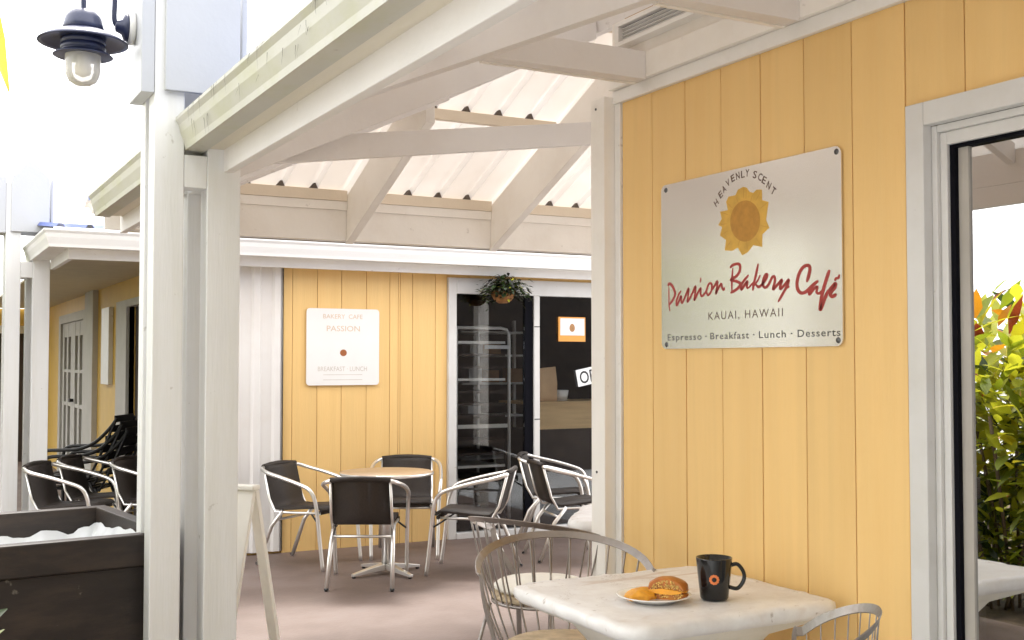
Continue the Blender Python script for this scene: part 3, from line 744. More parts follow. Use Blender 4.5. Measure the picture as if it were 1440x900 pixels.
def gutter_profile(xo, xi, zt, zb, sgn=1):
    """closed thin ogee section; xo outer lip, xi wall side"""
    w = xi - xo
    outer = [(xo, zt), (xo, zt - 0.012), (xo + 0.10 * w, zt - 0.03), (xo + 0.16 * w, zt - 0.06), (xo + 0.30 * w, zb + 0.022), (xo + 0.34 * w, zb), (xi, zb), (xi, zt)]
    inner = [(xi - 0.004, zt), (xi - 0.004, zb + 0.004), (xo + 0.38 * w, zb + 0.004), (xo + 0.35 * w, zb + 0.022), (xo + 0.22 * w, zt - 0.06), (xo + 0.15 * w, zt - 0.03), (xo + 0.008, zt - 0.010), (xo + 0.012, zt)]
    return outer + inner
gut = tag(MB().prism(gutter_profile(0.93, 1.046, 2.50, 2.376), -5, 6.83, 'y').build('gutter', 'gutter_metal', None), 'grimy cream gutter with cracks along the near roof edge above the posts', 'gutter')
MB().prism([(0.931, 2.499), (0.945, 2.47), (0.966, 2.377), (1.045, 2.377), (1.045, 2.499)], 6.8305, 6.834, 'y').build('end_cap', 'gutter_metal', gut)
cr = MB()
for k in range(46):                                # peeling cracks and drip stains near the lip
    y = random.uniform(2.2, 4.3)
    top = random.random() < 0.6
    z0 = 2.498 if top else random.uniform(2.42, 2.46)
    ln = random.uniform(0.012, 0.06)
    xo = lambda z: 0.93 + (0 if z > 2.488 else (2.488 - z) * 0.29) - 0.0012
    wv = random.uniform(0.0010, 0.0028)
    i = len(cr.v)
    for s in range(5):
        z = z0 - ln * s / 4
        yy = y + random.uniform(-0.006, 0.006) + 0.01 * s
        w_ = wv * (1.2 - s / 4)
        cr.v += [(xo(z), yy - w_, z), (xo(z), yy + w_, z)]
    for s in range(4):
        cr.face((i + 2 * s, i + 2 * s + 1, i + 2 * s + 3, i + 2 * s + 2))
cr.build('crack_lines', 'crack', gut)

# ------------------------------------------------------------ lattice posts with pointed caps
def lattice_post(label, x0, y0):
    t = thing('lattice_post', label, 'post', (x0 + 0.14, y0 + 0.14, 0), 'white lattice posts with pointed board caps')
    def post(xa, xb, ya, yb, top):
        MB().box(x0 + xa, x0 + xb, y0 + ya, y0 + yb, 0, top).build('post', 'post_paint', t, 0.004)
    post(0.0, 0.115, 0.0, 0.11, 3.0)
    post(0.205, 0.337, 0.0, 0.11, 2.299 + 0.1)
    post(0.0, 0.115, 0.19, 0.28, 3.0)
    post(0.170, 0.290, 0.19, 0.28, 2.36)
    MB().box(x0 + 0.1155, x0 + 0.2045, y0 + 0.002, y0 + 0.105, 2.230, 2.358).build('crossbar', 'post_paint', t, 0.003)
    MB().box(x0 + 0.1155, x0 + 0.1695, y0 + 0.195, y0 + 0.275, 2.230, 2.358).build('crossbar', 'post_paint', t, 0.003)
    MB().box(x0 + 0.172, x0 + 0.29, y0 + 0.1105, y0 + 0.1895, 2.230, 2.356).build('crossbar', 'post_paint', t, 0.003)
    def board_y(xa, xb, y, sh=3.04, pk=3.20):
        MB().prism([(xa, 2.600), (xb, 2.600), (xb, sh), ((xa + xb) / 2, pk), (xa, sh)], y, y + 0.022, 'y').build('cap_board', 'cap_shade_white', t, 0.003)
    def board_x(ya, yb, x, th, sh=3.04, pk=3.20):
        MB().prism([(ya, 2.588), (yb, 2.588), (yb, sh), ((ya + yb) / 2, pk), (ya, sh)], x, x + th, 'x').build('cap_board', 'cap_shade_white', t, 0.003)
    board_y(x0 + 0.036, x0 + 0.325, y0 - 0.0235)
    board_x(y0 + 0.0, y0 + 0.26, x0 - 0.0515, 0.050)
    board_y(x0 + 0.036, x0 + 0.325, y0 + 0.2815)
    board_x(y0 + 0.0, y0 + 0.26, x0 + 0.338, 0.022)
    return t
lattice_post('tall white double post in front carrying the navy lamp and the near gutter', 0.850, 4.50)
lattice_post('distant white double post with a pointed cap at the left edge of the photo', 0.735, 10.0)

# ------------------------------------------------------------ wall lamp
lamp = thing('wall_lamp', 'navy blue barn lamp with a clear jar on a white post', 'lamp', (0.605, 4.64, 2.62))
lx, ly = 0.607, 4.655
MB().lathe([(0.0, 0), (0.062, 0), (0.066, 0.008), (0.066, 0.024), (0.0, 0.024)], 24).build('backing_block', 'white_paint', lamp)
bb = lamp.children[0] if lamp.children else None
def last(): return COL.objects[-1]
last().data.transform(Matrix.Translation((0.797, 4.66, 2.872)) @ Matrix.Rotation(-PI / 2, 4, 'Y'))
MB().lathe([(0.0, 0), (0.055, 0), (0.052, 0.012), (0.030, 0.022), (0.020, 0.045), (0.0, 0.05)], 24).build('wall_mount', 'navy_enamel', lamp)
last().data.transform(Matrix.Translation((0.7725, 4.66, 2.872)) @ Matrix.Rotation(-PI / 2, 4, 'Y'))
arm = smooth_path([(0.735, 4.66, 2.872), (0.722, 4.66, 2.90), (0.722, 4.66, 2.99), (0.705, 4.66, 3.07), (0.660, 4.66, 3.10), (0.620, 4.66, 3.07), (lx, ly, 3.0), (lx, ly, 2.90)], 5)
MB().tube(arm, 0.0105, 10).build('arm', 'navy_enamel', lamp)
MB().lathe([(0.0, 2.922), (0.024, 2.920), (0.050, 2.908), (0.068, 2.885), (0.074, 2.858), (0.078, 2.840), (0.074, 2.838), (0.0, 2.84)], 32, (lx, ly, 0)).build('dome', 'navy_enamel', lamp)
MB().lathe([(0.0, 2.842), (0.076, 2.838), (0.110, 2.822), (0.150, 2.802), (0.168, 2.790), (0.168, 2.786), (0.150, 2.790), (0.105, 2.800), (0.0, 2.806)], 40, (lx, ly, 0)).build('shade', 'navy_enamel', lamp)
MB().lathe([(0.0, 2.806), (0.082, 2.803), (0.084, 2.786), (0.080, 2.784), (0.080, 2.780), (0.084, 2.778), (0.084, 2.760), (0.080, 2.758), (0.080, 2.752), (0.102, 2.744), (0.112, 2.736), (0.108, 2.734), (0.0, 2.748)], 36, (lx, ly, 0)).build('collar', 'navy_enamel', lamp)
MB().lathe([(0.066, 2.744), (0.066, 2.690), (0.063, 2.662), (0.052, 2.637), (0.028, 2.622), (0.0, 2.618)], 28, (lx, ly, 0)).build('jar', 'jar_glass', lamp)
MB().lathe([(0.0, 2.745), (0.020, 2.74), (0.022, 2.72), (0.032, 2.69), (0.028, 2.665), (0.0, 2.652)], 18, (lx, ly, 0)).build('bulb', 'bulb', lamp)

# ------------------------------------------------------------ the bakery building at the back
YB = 9.05
bak = thing('bakery_building', 'yellow bakery at the back with glass doors and a white ribbed corner', 'building', (2.2, YB, 0))
bw = MB()
bw.box(2.0, 4.217, YB + 0.012, YB + 0.14, 0, 2.9)
bw.box(4.217, 6.45, YB + 0.012, YB + 0.14, 2.285, 2.9)
bw.box(6.45, 11, YB + 0.012, YB + 0.14, 0, 2.9)
bw.build('wall', 'groove', bak)
e2 = [2.743, 2.824, 3.036, 3.246, 3.467, 3.679, 3.757, 3.775, 3.89, 4.105, 4.2185]
for a, b2 in zip(e2[:-1], e2[1:]):
    MB().box(a + 0.002, b2 - 0.002, YB + random.uniform(-0.001, 0.001), YB + 0.012, 0, 2.367).build('board', 'yellow_board', bak, 0.0015)
for k in range(11):
    a = 4.2195 + 0.2135 * k
    MB().box(a + 0.002, min(a + 0.2135, 6.52) - 0.002, YB, YB + 0.012, 2.2855, 2.367).build('board', 'yellow_board', bak)
for k in range(16):
    a = 6.53 + 0.2135 * k
    MB().box(a + 0.002, a + 0.2115, YB, YB + 0.012, 0, 2.367).build('board', 'yellow_board', bak)
# ribbed white panel on the corner
pr = []
x = 2.055
while x < 2.74:
    pr += [(x, YB - 0.004), (min(x + 0.085, 2.741), YB - 0.004), (min(x + 0.105, 2.741), YB - 0.026), (min(x + 0.150, 2.741), YB - 0.026)]
    x += 0.17
pr = [p for k, p in enumerate(pr) if k == 0 or p != pr[k - 1]]
pr += [(2.741, YB + 0.011), (2.0, YB + 0.011), (2.0, YB - 0.004)]
MB().prism(pr, 0.02, 2.367, 'z').build('ribbed_panel', 'ribbed_white', bak)
# door: casing, jambs, stiles, panes
dc = MB()
dc.box(4.219, 4.296, YB - 0.035, YB + 0.06, 0, 2.2845)
dc.box(4.2965, 6.36, YB - 0.035, YB + 0.06, 2.146, 2.2845)
dc.box(6.3605, 6.44, YB - 0.035, YB + 0.06, 0, 2.2845)
dc.box(4.2965, 6.36, YB - 0.045, YB + 0.06, 0.0, 0.05)
bd = dc.build('glass_door', 'trim_grey', bak, 0.003)
MB().box(5.078, 5.136, YB - 0.03, YB + 0.03, 0.051, 2.1455).build('stile', 'trim_grey', bd, 0.002)
MB().box(4.995, 5.0775, YB - 0.01, YB + 0.035, 0.051, 2.1455).build('black_stile', 'gasket', bd)
MB().box(4.2965, 4.9945, YB + 0.010, YB + 0.015, 0.051, 2.1455).build('pane', 'door_glass', bd)
MB().box(5.1365, 6.36, YB + 0.010, YB + 0.015, 0.051, 2.1455).build('pane', 'door_glass', bd)
for z in (0.42, 1.02, 1.86):
    MB().box(5.0785, 5.1355, YB - 0.0315, YB - 0.0301, z, z + 0.008).build('hinge_line', 'gasket', bd)
# room behind
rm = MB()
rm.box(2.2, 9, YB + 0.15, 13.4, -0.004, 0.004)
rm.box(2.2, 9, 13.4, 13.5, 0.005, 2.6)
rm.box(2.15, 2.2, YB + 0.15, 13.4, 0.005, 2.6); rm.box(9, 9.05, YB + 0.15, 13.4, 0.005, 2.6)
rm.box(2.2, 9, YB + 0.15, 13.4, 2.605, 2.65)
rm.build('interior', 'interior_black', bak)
# left side wall running away from us
XW = 2.0
wg = MB()
wg.box(XW, XW + 0.14, YB - 0.004, 9.25, 0, 2.9)
wg.box(XW, XW + 0.14, 9.25, 11.75, 2.10, 2.9)
wg.box(XW, XW + 0.14, 11.75, 14.62, 0, 2.9)
wg.box(XW, XW + 0.14, 14.62, 17.1, 2.12, 2.9)
wg.box(XW, XW + 0.14, 17.1, 20.0, 0, 2.9)
wg.box(1.0, XW - 0.001, 19.2, 19.34, 0, 2.366)
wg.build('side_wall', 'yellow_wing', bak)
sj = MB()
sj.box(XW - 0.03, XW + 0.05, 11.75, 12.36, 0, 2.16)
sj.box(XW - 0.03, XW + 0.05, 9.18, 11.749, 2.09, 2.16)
sd = sj.build('side_opening', 'porch_shade_white', bak)
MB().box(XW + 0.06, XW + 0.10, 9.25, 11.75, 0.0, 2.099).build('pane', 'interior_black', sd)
MB().box(XW - 0.06, XW - 0.001, 13.78, 14.42, 0, 2.368).build('pilaster', 'porch_shade_white', bak)
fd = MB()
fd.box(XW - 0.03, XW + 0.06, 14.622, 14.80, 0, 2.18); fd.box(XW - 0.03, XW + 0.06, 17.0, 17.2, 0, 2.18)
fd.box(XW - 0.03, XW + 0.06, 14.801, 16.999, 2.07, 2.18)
fdo = fd.build('french_doors', 'porch_shade_white', bak)
for k in range(2):
    y0 = 14.81 + 1.095 * k
    lf = MB()
    lf.box(XW + 0.0, XW + 0.045, y0, y0 + 0.20, 0.02, 2.065); lf.box(XW + 0.0, XW + 0.045, y0 + 0.47, y0 + 0.64, 0.02, 2.065)
    lf.box(XW + 0.0, XW + 0.045, y0 + 0.90, y0 + 1.09, 0.02, 2.065)
    for z0, z1 in ((0.02, 0.25), (0.95, 1.0), (1.40, 1.44), (1.88, 2.065)):
        lf.box(XW + 0.003, XW + 0.04, y0 + 0.201, y0 + 0.469, z0, z1); lf.box(XW + 0.003, XW + 0.04, y0 + 0.641, y0 + 0.899, z0, z1)
    lf.build('door_leaf', 'porch_shade_white', fdo)
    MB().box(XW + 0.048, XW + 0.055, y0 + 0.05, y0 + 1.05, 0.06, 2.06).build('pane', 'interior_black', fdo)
MB().box(XW - 0.05, XW - 0.001, 15.80, 15.95, 1.02, 1.06).build('handle', 'black_metal', fdo)
ed = MB()
ed.box(0.98, 1.10, 19.14, 19.199, 0, 2.1); ed.box(1.78, 1.90, 19.14, 19.199, 0, 2.1); ed.box(1.101, 1.779, 19.14, 19.199, 1.98, 2.1)
edo = ed.build('end_door', 'white_paint', bak)
MB().box(1.101, 1.779, 19.15, 19.199, 0, 1.979).build('door_leaf', 'interior', edo)
MB().box(1.112, 1.999, 8.912, 19.13, 2.3685, 2.39).build('porch_ceiling', 'ceiling_paint', bak)
MB().box(2.0, 11, 8.912, YB + 0.012, 2.3685, 2.39).build('porch_ceiling', 'ceiling_paint', bak)
# porch beam, gutter and low blue roof
YG, XG = 8.68, 0.885
MB().box(1.072, 11, YG + 0.190, YG + 0.228, 2.300, 2.398).build('porch_beam', 'white_paint', bak, 0.003)
MB().box(1.072, 1.110, YG + 0.2285, 9.99, 2.300, 2.398).build('porch_beam', 'white_paint', bak, 0.003)
MB().box(XG + 0.10, 11, YG + 0.09, YG + 0.1895, 2.378, 2.390).build('porch_soffit', 'white_paint', bak)
MB().box(XG + 0.09, 1.0715, YG + 0.1905, 10.2, 2.378, 2.390).build('porch_soffit', 'white_paint', bak)
prof = gutter_profile(YG, YG + 0.116, 2.50, 2.372)
pg = tag(MB().prism(prof, XG + 0.116, 11, 'x').build('porch_gutter', 'gutter_clean', None), 'bright white gutter along the front edge of the bakery roof', 'gutter')
pg2 = MB()
sec = [(p[0] - YG, p[1]) for p in prof[:8]]          # return run along the left, mitred into the front run
for s, z in sec: pg2.v.append((XG + 0.1155, YG + s, z))
for s, z in sec: pg2.v.append((XG + s, YG + s, z))
for s, z in sec: pg2.v.append((XG + s, 10.30, z))
k_ = len(sec)
for r_ in range(2):
    for j in range(k_ - 1):
        pg2.face((r_ * k_ + j, r_ * k_ + j + 1, (r_ + 1) * k_ + j + 1, (r_ + 1) * k_ + j))
pg2.face([2 * k_ + j for j in range(k_)])
pg2.build('return_gutter', 'gutter_clean', pg)
bz = lambda y: 2.515 + 0.113 * (y - YG - 0.04)
o = ribbed('x', XG + 0.03, 11, YG + 0.03, 13.6, bz, 0.20, 1.0, 0.028).build('blue_roof', 'blue_metal', bak)
o.modifiers.new('thickness', 'SOLIDIFY').thickness = 0.0015
MB().box(XG + 0.06, 11, YG + 0.12, YG + 0.14, 2.391, 2.512).build('roof_fascia', 'gutter_clean', bak)
MB().box(XG + 0.12, XG + 0.14, YG + 0.1405, 13.6, 2.391, 2.50).build('roof_fascia', 'gutter_clean', bak)

# sign on the back wall
s2 = thing('wall_poster', 'faded white square sign with a brown dot on the back yellow wall', 'sign', (3.256, YB, 1.35))
MB().prism(round_rect(2.937, 3.574, 1.351, 1.988, 0.028), YB - 0.022, YB - 0.014, 'y').build('plate', 'sign_white', s2)
ys = YB - 0.0226
text('faint_line', 'BAKERY  CAFE', 'faint_print', FRONT, (3.079, ys, 1.905), 0.345, 0.036, s2)
text('faint_line', 'PASSION', 'faint_print', FRONT, (3.11, ys, 1.80), 0.29, 0.045, s2)
text('faint_line', 'BREAKFAST \u00b7 LUNCH', 'faint_grey', FRONT, (3.035, ys, 1.468), 0.43, 0.038, s2)
for z, a, b2 in ((1.438, 3.082, 3.424), (1.396, 3.082, 3.424)):
    MB().box(a, b2, ys, ys + 0.0004, z - 0.002, z + 0.002).build('faint_rule', 'faint_grey', s2)
dd = MB(); dd.v = [(3.256 + 0.030 * math.cos(2 * PI * k / 20), ys, 1.620 + 0.028 * math.sin(2 * PI * k / 20)) for k in range(20)]; dd.face(range(20)); dd.build('dot', 'dot_print', s2)
tag(MB().box(XW - 0.05, XW - 0.002, 12.70, 13.20, 1.30, 2.13).build('notice_board', 'trim_grey', None, 0.004), 'tall grey notice board on the dim yellow side wall', 'notice board')

# ------------------------------------------------------------ behind the bakery glass
rack = thing('bakery_rack', 'tall steel bakery rack with round top corner behind the glass door', 'rack', (4.82, 9.9, 0))
ra = smooth_path([(4.56, 9.45, 0.10), (4.56, 9.45, 1.80), (4.575, 9.45, 1.86), (4.63, 9.45, 1.885)], 4)
MB().tube([(4.50, 9.45, 1.86), (4.96, 9.45, 1.86), (5.02, 9.45, 1.845), (5.045, 9.45, 1.80), (5.048, 9.45, 1.70), (5.048, 9.45, 0.08)], 0.016, 8).build('front_frame', 'steel', rack)
MB().tube([(4.50, 9.45, 0.08), (4.50, 9.45, 1.86)], 0.014, 8).build('upright', 'steel', rack)
for (x, y) in ((4.50, 10.1), (5.048, 10.1), (4.70, 10.12)):
    MB().tube([(x, y, 0.08), (x, y, 1.84)], 0.014, 8).build('upright', 'steel', rack)
MB().bar((4.515, 9.452, 0.93), (5.03, 9.452, 0.93), 0.02, 0.035).build('cross_bar', 'steel', rack)
for k in range(14):
    z = 0.22 + 0.115 * k
    tr = MB().box(4.53, 5.02, 9.48, 10.08, z, z + 0.012); tr.box(4.53, 5.02, 9.475, 9.4795, z - 0.002, z + 0.022)
    tr.build('tray', 'steel' if k in (3, 10, 13) else 'interior', rack)
tag(MB().box(4.80, 5.02, 9.40, 9.47, 1.665, 1.70).build('white_tray', 'poster_white', None), 'small white tray sticking out near the top of the rack', 'tray')
sh = thing('shelf_unit', 'dark shelving with small boxes deep inside the bakery', 'shelf', (5.4, 11.0, 0))
for z in (0.5, 0.95, 1.30, 1.60, 1.85):
    MB().box(5.25, 6.0, 10.9, 11.3, z, z + 0.022).build('shelf', 'steel', sh)
for x in (5.25, 6.0):
    MB().bar((x, 11.1, 0.02), (x, 11.1, 2.0), 0.03, 0.03, (0, 1, 0)).build('upright', 'steel', sh)
grp = 'small boxes on the bakery shelving'
BOXL = ['white box on the lowest used shelf inside the bakery', 'tan box right of the white one on the middle shelf', 'white box at the left of the middle bakery shelf',
        'tan box at the right of the upper bakery shelf', 'white box at the left of the upper bakery shelf', 'tan box at the far right of the middle bakery shelf']
for k, (x, z) in enumerate(((5.34, 0.972), (5.56, 1.322), (5.35, 1.322), (5.58, 1.622), (5.36, 1.622), (5.85, 1.322))):
    tag(MB().box(x, x + 0.15, 10.92, 11.1, z, z + 0.11 + 0.02 * (k % 3)).build('small_box', 'cardboard' if k % 2 else 'sign_white', None),
        BOXL[k], 'box', grp)
ct = thing('counter', 'plywood fronted counter behind the right hand glass pane', 'counter', (5.75, 9.55, 0))
MB().box(5.20, 6.6, 9.42, 9.95, 1.142, 1.165).build('top', 'plywood', ct, 0.002)
MB().box(5.22, 6.58, 9.44, 9.47, 0.90, 1.1415).build('front_board', 'plywood', ct)
MB().box(5.24, 6.56, 9.46, 9.92, 0.0, 0.899).build('base', 'interior', ct)
bg_ = MB()
zt = 1.49
bg_.v = [(5.41, 9.50, 1.166), (5.60, 9.50, 1.166), (5.60, 9.62, 1.166), (5.41, 9.62, 1.166), (5.395, 9.53, zt - 0.01), (5.595, 9.52, zt + 0.008), (5.598, 9.60, zt), (5.40, 9.61, zt - 0.012), (5.41, 9.515, 1.33), (5.606, 9.505, 1.34), (5.604, 9.63, 1.33), (5.405, 9.625, 1.33)]
for q in ((0, 1, 9, 8), (1, 2, 10, 9), (2, 3, 11, 10), (3, 0, 8, 11), (8, 9, 5, 4), (9, 10, 6, 5), (10, 11, 7, 6), (11, 8, 4, 7), (0, 3, 2, 1)):
    bg_.face(q)
tag(bg_.build('paper_bag', 'kraft_paper', None), 'brown paper bag standing on the plywood counter', 'bag')
tag(MB().lathe([(0, 0), (0.06, 0), (0.075, 0.10), (0.07, 0.105), (0.0, 0.09)], 18, (5.68, 9.56, 1.166)).build('metal_bowl', 'steel', None), 'small grey bowl beside the paper bag', 'bowl')
po = thing('framed_print', 'small print with an orange border taped to the glass pane', 'poster', (5.495, YB, 1.73))
MB().box(5.350, 5.640, YB - 0.006, YB + 0.006, 1.733, 1.960).build('border', 'poster_orange', po)
MB().box(5.368, 5.628, YB - 0.0075, YB - 0.0061, 1.790, 1.947).build('picture', 'poster_white', po)
eg = MB(); eg.v = [(5.495 + 0.030 * math.cos(2 * PI * k / 20), YB - 0.0080, 1.856 + (0.042 if math.sin(2 * PI * k / 20) > 0 else 0.034) * math.sin(2 * PI * k / 20)) for k in range(20)]; eg.face(range(20)); eg.build('oval', 'poster_brown', po)
op = thing('open_sign', 'white OPEN sign hung at a tilt on the glass pane', 'sign', (5.72, YB, 1.33))
rt = math.radians(11)
oq = MB().box(-0.195, 0.195, -0.005, 0.005, -0.078, 0.078).build('card', 'poster_white', op)
oq.data.transform(Matrix.Translation((5.74, YB - 0.004, 1.425)) @ Matrix.Rotation(-rt, 4, 'Y'))
text('open_letters', 'OPEN', 'ink_black', FRONT, (5.74, YB - 0.0098, 1.425), 0.335, 0.112, op, 'CENTER', roll=rt, fat=0.012)

# ------------------------------------------------------------ leaves
def leaf_mesh(mb, p, d, up, ln, w, mi, bend=0.25):
    """pointed leaf of six triangles-ish quads along d"""
    d = Vector(d).normalized(); s = d.cross(Vector(up))
    if s.length < 1e-3: s = d.cross(Vector((1, 0, 0)))
    s.normalize(); u = s.cross(d)
    p = Vector(p); i = len(mb.v)
    for t, ww in ((0.0, 0.06), (0.35, 0.5), (0.7, 0.36), (1.0, 0.02)):
        c = p + d * (ln * t) - u * (bend * ln * t * t)
        mb.v += [tuple(c - s * (w * ww)), tuple(c - u * (w * ww * 0.18)), tuple(c + s * (w * ww))]
    for j in range(3):
        a = i + 3 * j
        mb.face((a, a + 1, a + 4, a + 3), mi, True); mb.face((a + 1, a + 2, a + 5, a + 4), mi, True)
def shrub(name, label, loc, rad, n_, ln, w, mats, wts, group, top_mats=None, cat='shrub', stems=5):
    t = thing(name, label, cat, (loc[0], loc[1], 0), group)
    mb = MB()
    cl = [Vector((random.gauss(0, 0.45), random.gauss(0, 0.45), random.uniform(-0.8, 0.8))) for _ in range(14)]
    for k in range(n_):
        q = random.choice(cl) + Vector((random.gauss(0, 0.24), random.gauss(0, 0.24), random.gauss(0, 0.22)))
        if q.length > 1.15: q *= 1.1 / q.length
        p = Vector((loc[0] + q.x * rad[0], loc[1] + q.y * rad[1], loc[2] + q.z * rad[2]))
        d = Vector((q.x + random.gauss(0, .5), q.y + random.gauss(0, .5), q.z * 0.5 + random.uniform(-0.2, 0.8)))
        mi = random.choices(range(len(mats)), wts)[0]
        if top_mats and q.z > 0.35 and random.random() < 0.7: mi = random.choice(top_mats)
        leaf_mesh(mb, p, d, (random.gauss(0, .3), random.gauss(0, .3), 1), ln * random.uniform(.6, 1.3), w * random.uniform(.7, 1.3), mi)
    mb.build('leaves', mats, t)
    sm = MB()
    for k in range(stems):
        a = 2 * PI * k / stems
        sm.tube(smooth_path([(loc[0] + 0.06 * math.cos(a), loc[1] + 0.06 * math.sin(a), -0.03), (loc[0] + rad[0] * .3 * math.cos(a), loc[1] + rad[1] * .3 * math.sin(a), loc[2] * .6), (loc[0] + rad[0] * .5 * math.cos(a), loc[1] + rad[1] * .5 * math.sin(a), loc[2] + rad[2] * .3)], 3), 0.012, 6)
    sm.build('stems', 'bark', t)
    return t
GM = ['leaf_green', 'leaf_lime', 'leaf_dark', 'leaf_orange', 'leaf_red', 'leaf_yellow']
G = 'garden shrubs reflected in the sliding door'
shrub('croton_shrub', 'croton shrub with orange and green leaves reflected high in the sliding door', (-0.75, 5.35, 1.45), (0.75, 0.65, 0.55), 480, 0.25, 0.08, GM, (4, 6, 2, 2, 1, 3), G, [3, 5, 1, 1, 0, 4])
shrub('garden_shrub', 'lime green leafy shrub reflected in the middle of the sliding door', (-0.42, 4.85, 1.05), (0.50, 0.55, 0.52), 900, 0.17, 0.07, GM, (4, 8, 2, 0, 0, 2), G)
shrub('garden_shrub', 'dense yellow green shrub reflected at the near edge of the door', (-0.95, 4.25, 1.05), (0.6, 0.6, 0.75), 1000, 0.16, 0.07, GM, (5, 6, 3, 1, 0, 1), G)
shrub('garden_shrub', 'low dark green shrub reflected low in the sliding door', (-0.35, 4.95, 0.42), (0.42, 0.6, 0.40), 900, 0.12, 0.055, GM, (6, 5, 4, 0, 0, 0), G)
shrub('garden_shrub', 'tall broad leaved shrub behind the lime shrub in the reflection', (-2.3, 5.6, 1.1), (1.0, 1.0, 0.9), 900, 0.22, 0.10, GM, (6, 4, 4, 1, 0, 1), G)
def tree(label, x, y, h, r, n_):  # trees out of view, added to dim the porch, gutter and caps
    t = thing('light_block_tree', label, 'tree', (x, y, 0), 'unseen trees added to block light')
    tk = MB().tube(smooth_path([(x, y, -0.05), (x + .05, y, h * .35), (x - .04, y + .05, h * .7), (x, y, h)], 4), [0.13 - 0.007 * k for k in range(13)], 8)
    for k in range(6):
        a = k * 1.05
        tk.tube(smooth_path([(x, y, h * .55 + .1 * k), (x + r * .4 * math.cos(a), y + r * .4 * math.sin(a), h * .75 + .1 * k), (x + r * .75 * math.cos(a), y + r * .75 * math.sin(a), h * .9 + .08 * k)], 3), [.05, .045, .04, .03, .025, .02, .015], 6)
    tk.build('trunk', 'bark', t)
    mb = MB()
    cl = [Vector((random.gauss(0, .5), random.gauss(0, .5), random.gauss(0, .42))) for _ in range(26)]
    for k in range(n_):
        q = random.choice(cl) + Vector((random.gauss(0, .17), random.gauss(0, .17), random.gauss(0, .15)))
        if q.length > 1.05: q *= 1.05 / q.length
        leaf_mesh(mb, (x + q.x * r, y + q.y * r, h + q.z * r), (random.gauss(0, 1), random.gauss(0, 1), random.gauss(-.2, .6)), (random.gauss(0, .4), random.gauss(0, .4), 1), random.uniform(.2, .4), random.uniform(.09, .16), random.choices((0, 1, 2), (5, 2, 4))[0])
    mb.build('crown', ['leaf_green', 'leaf_lime', 'leaf_dark'], t)
tree('broad green tree added out of view to dim the side porch', -1.75, 10.8, 2.2, 1.8, 3200)
tree('dark green tree added out of view to dim the porch farther along', -1.7, 14.2, 2.2, 1.9, 3200)
tree('green tree added out of view to dim the far end of the porch', -1.5, 17.8, 2.2, 1.8, 2600)
tree('tree added out of view left of the walkway to dim the gutter', -3.4, 1.2, 4.0, 2.2, 2100)
tree('tall tree added behind the camera to block sky from the post caps', -2.2, -4.2, 5.2, 2.7, 3000)
# tall plant at the left whose leaf tips enter the frame
cp_ = thing('ti_plant', 'tall garden plant with one yellow leaf tip hanging in at top left', 'plant', (-0.35, 3.0, 0))
st_ = MB().tube(smooth_path([(-0.35, 3.0, -0.03), (-0.32, 3.0, 0.9), (-0.26, 2.95, 1.7), (-0.20, 2.9, 2.45)], 5), [0.02] * 16, 8)
st_.build('stem', 'bark', cp_)
lm = MB()
leaf_mesh(lm, (0.10, 2.90, 2.62), (0.26, -0.06, -0.95), (0.75, -0.6, 0.3), 0.46, 0.115, 5, 0.02)
for k in range(24):
    a = random.uniform(1.6, 4.7); z = random.uniform(1.5, 2.5)
    leaf_mesh(lm, (-0.24, 2.92, z), (math.cos(a), math.sin(a), random.uniform(-.4, .7)), (0, 0, 1), random.uniform(.25, .45), 0.09, random.choice((0, 1, 5, 3)), 0.4)
lm.build('leaves', GM, cp_)
tw = MB().tube(smooth_path([(-0.22, 2.92, 2.35), (-0.10, 2.92, 2.58), (0.05, 2.90, 2.66), (0.10, 2.90, 2.62)], 4), 0.006, 6); tw.build('twig', 'bark', cp_)
lp = thing('broad_leaf_plant', 'green leaf plant poking in at the bottom left corner before the bin', 'plant', (-0.05, 3.15, 0))
lm = MB()
for (a, e, ln) in ((0.25, 0.75, 0.42), (0.9, 0.8, 0.40), (2.0, 0.9, 0.5), (3.3, 0.7, 0.5), (4.4, 0.8, 0.45), (5.6, 0.95, 0.45)):
    p = Vector((0.0, 3.16, 0.66))
    leaf_mesh(lm, p, (math.cos(a) * 0.75, math.sin(a) * 0.75, e), (0, 0, 1), ln, 0.13, 0 if a < 1 else random.choice((0, 1)), 0.55)
leaf_mesh(lm, (0.055, 3.215, 0.79), (0.74, 0.22, 0.66), (0.2, -0.6, 0.8), 0.25, 0.085, 2, 0.55)
lm.build('leaves', ['leaf_green', 'leaf_lime', 'leaf_dark'], lp)
MB().tube([(-0.05, 3.15, -0.02), (-0.03, 3.155, 0.3), (0.0, 3.16, 0.67), (0.055, 3.215, 0.79)], 0.009, 6).build('stem', 'bark', lp)
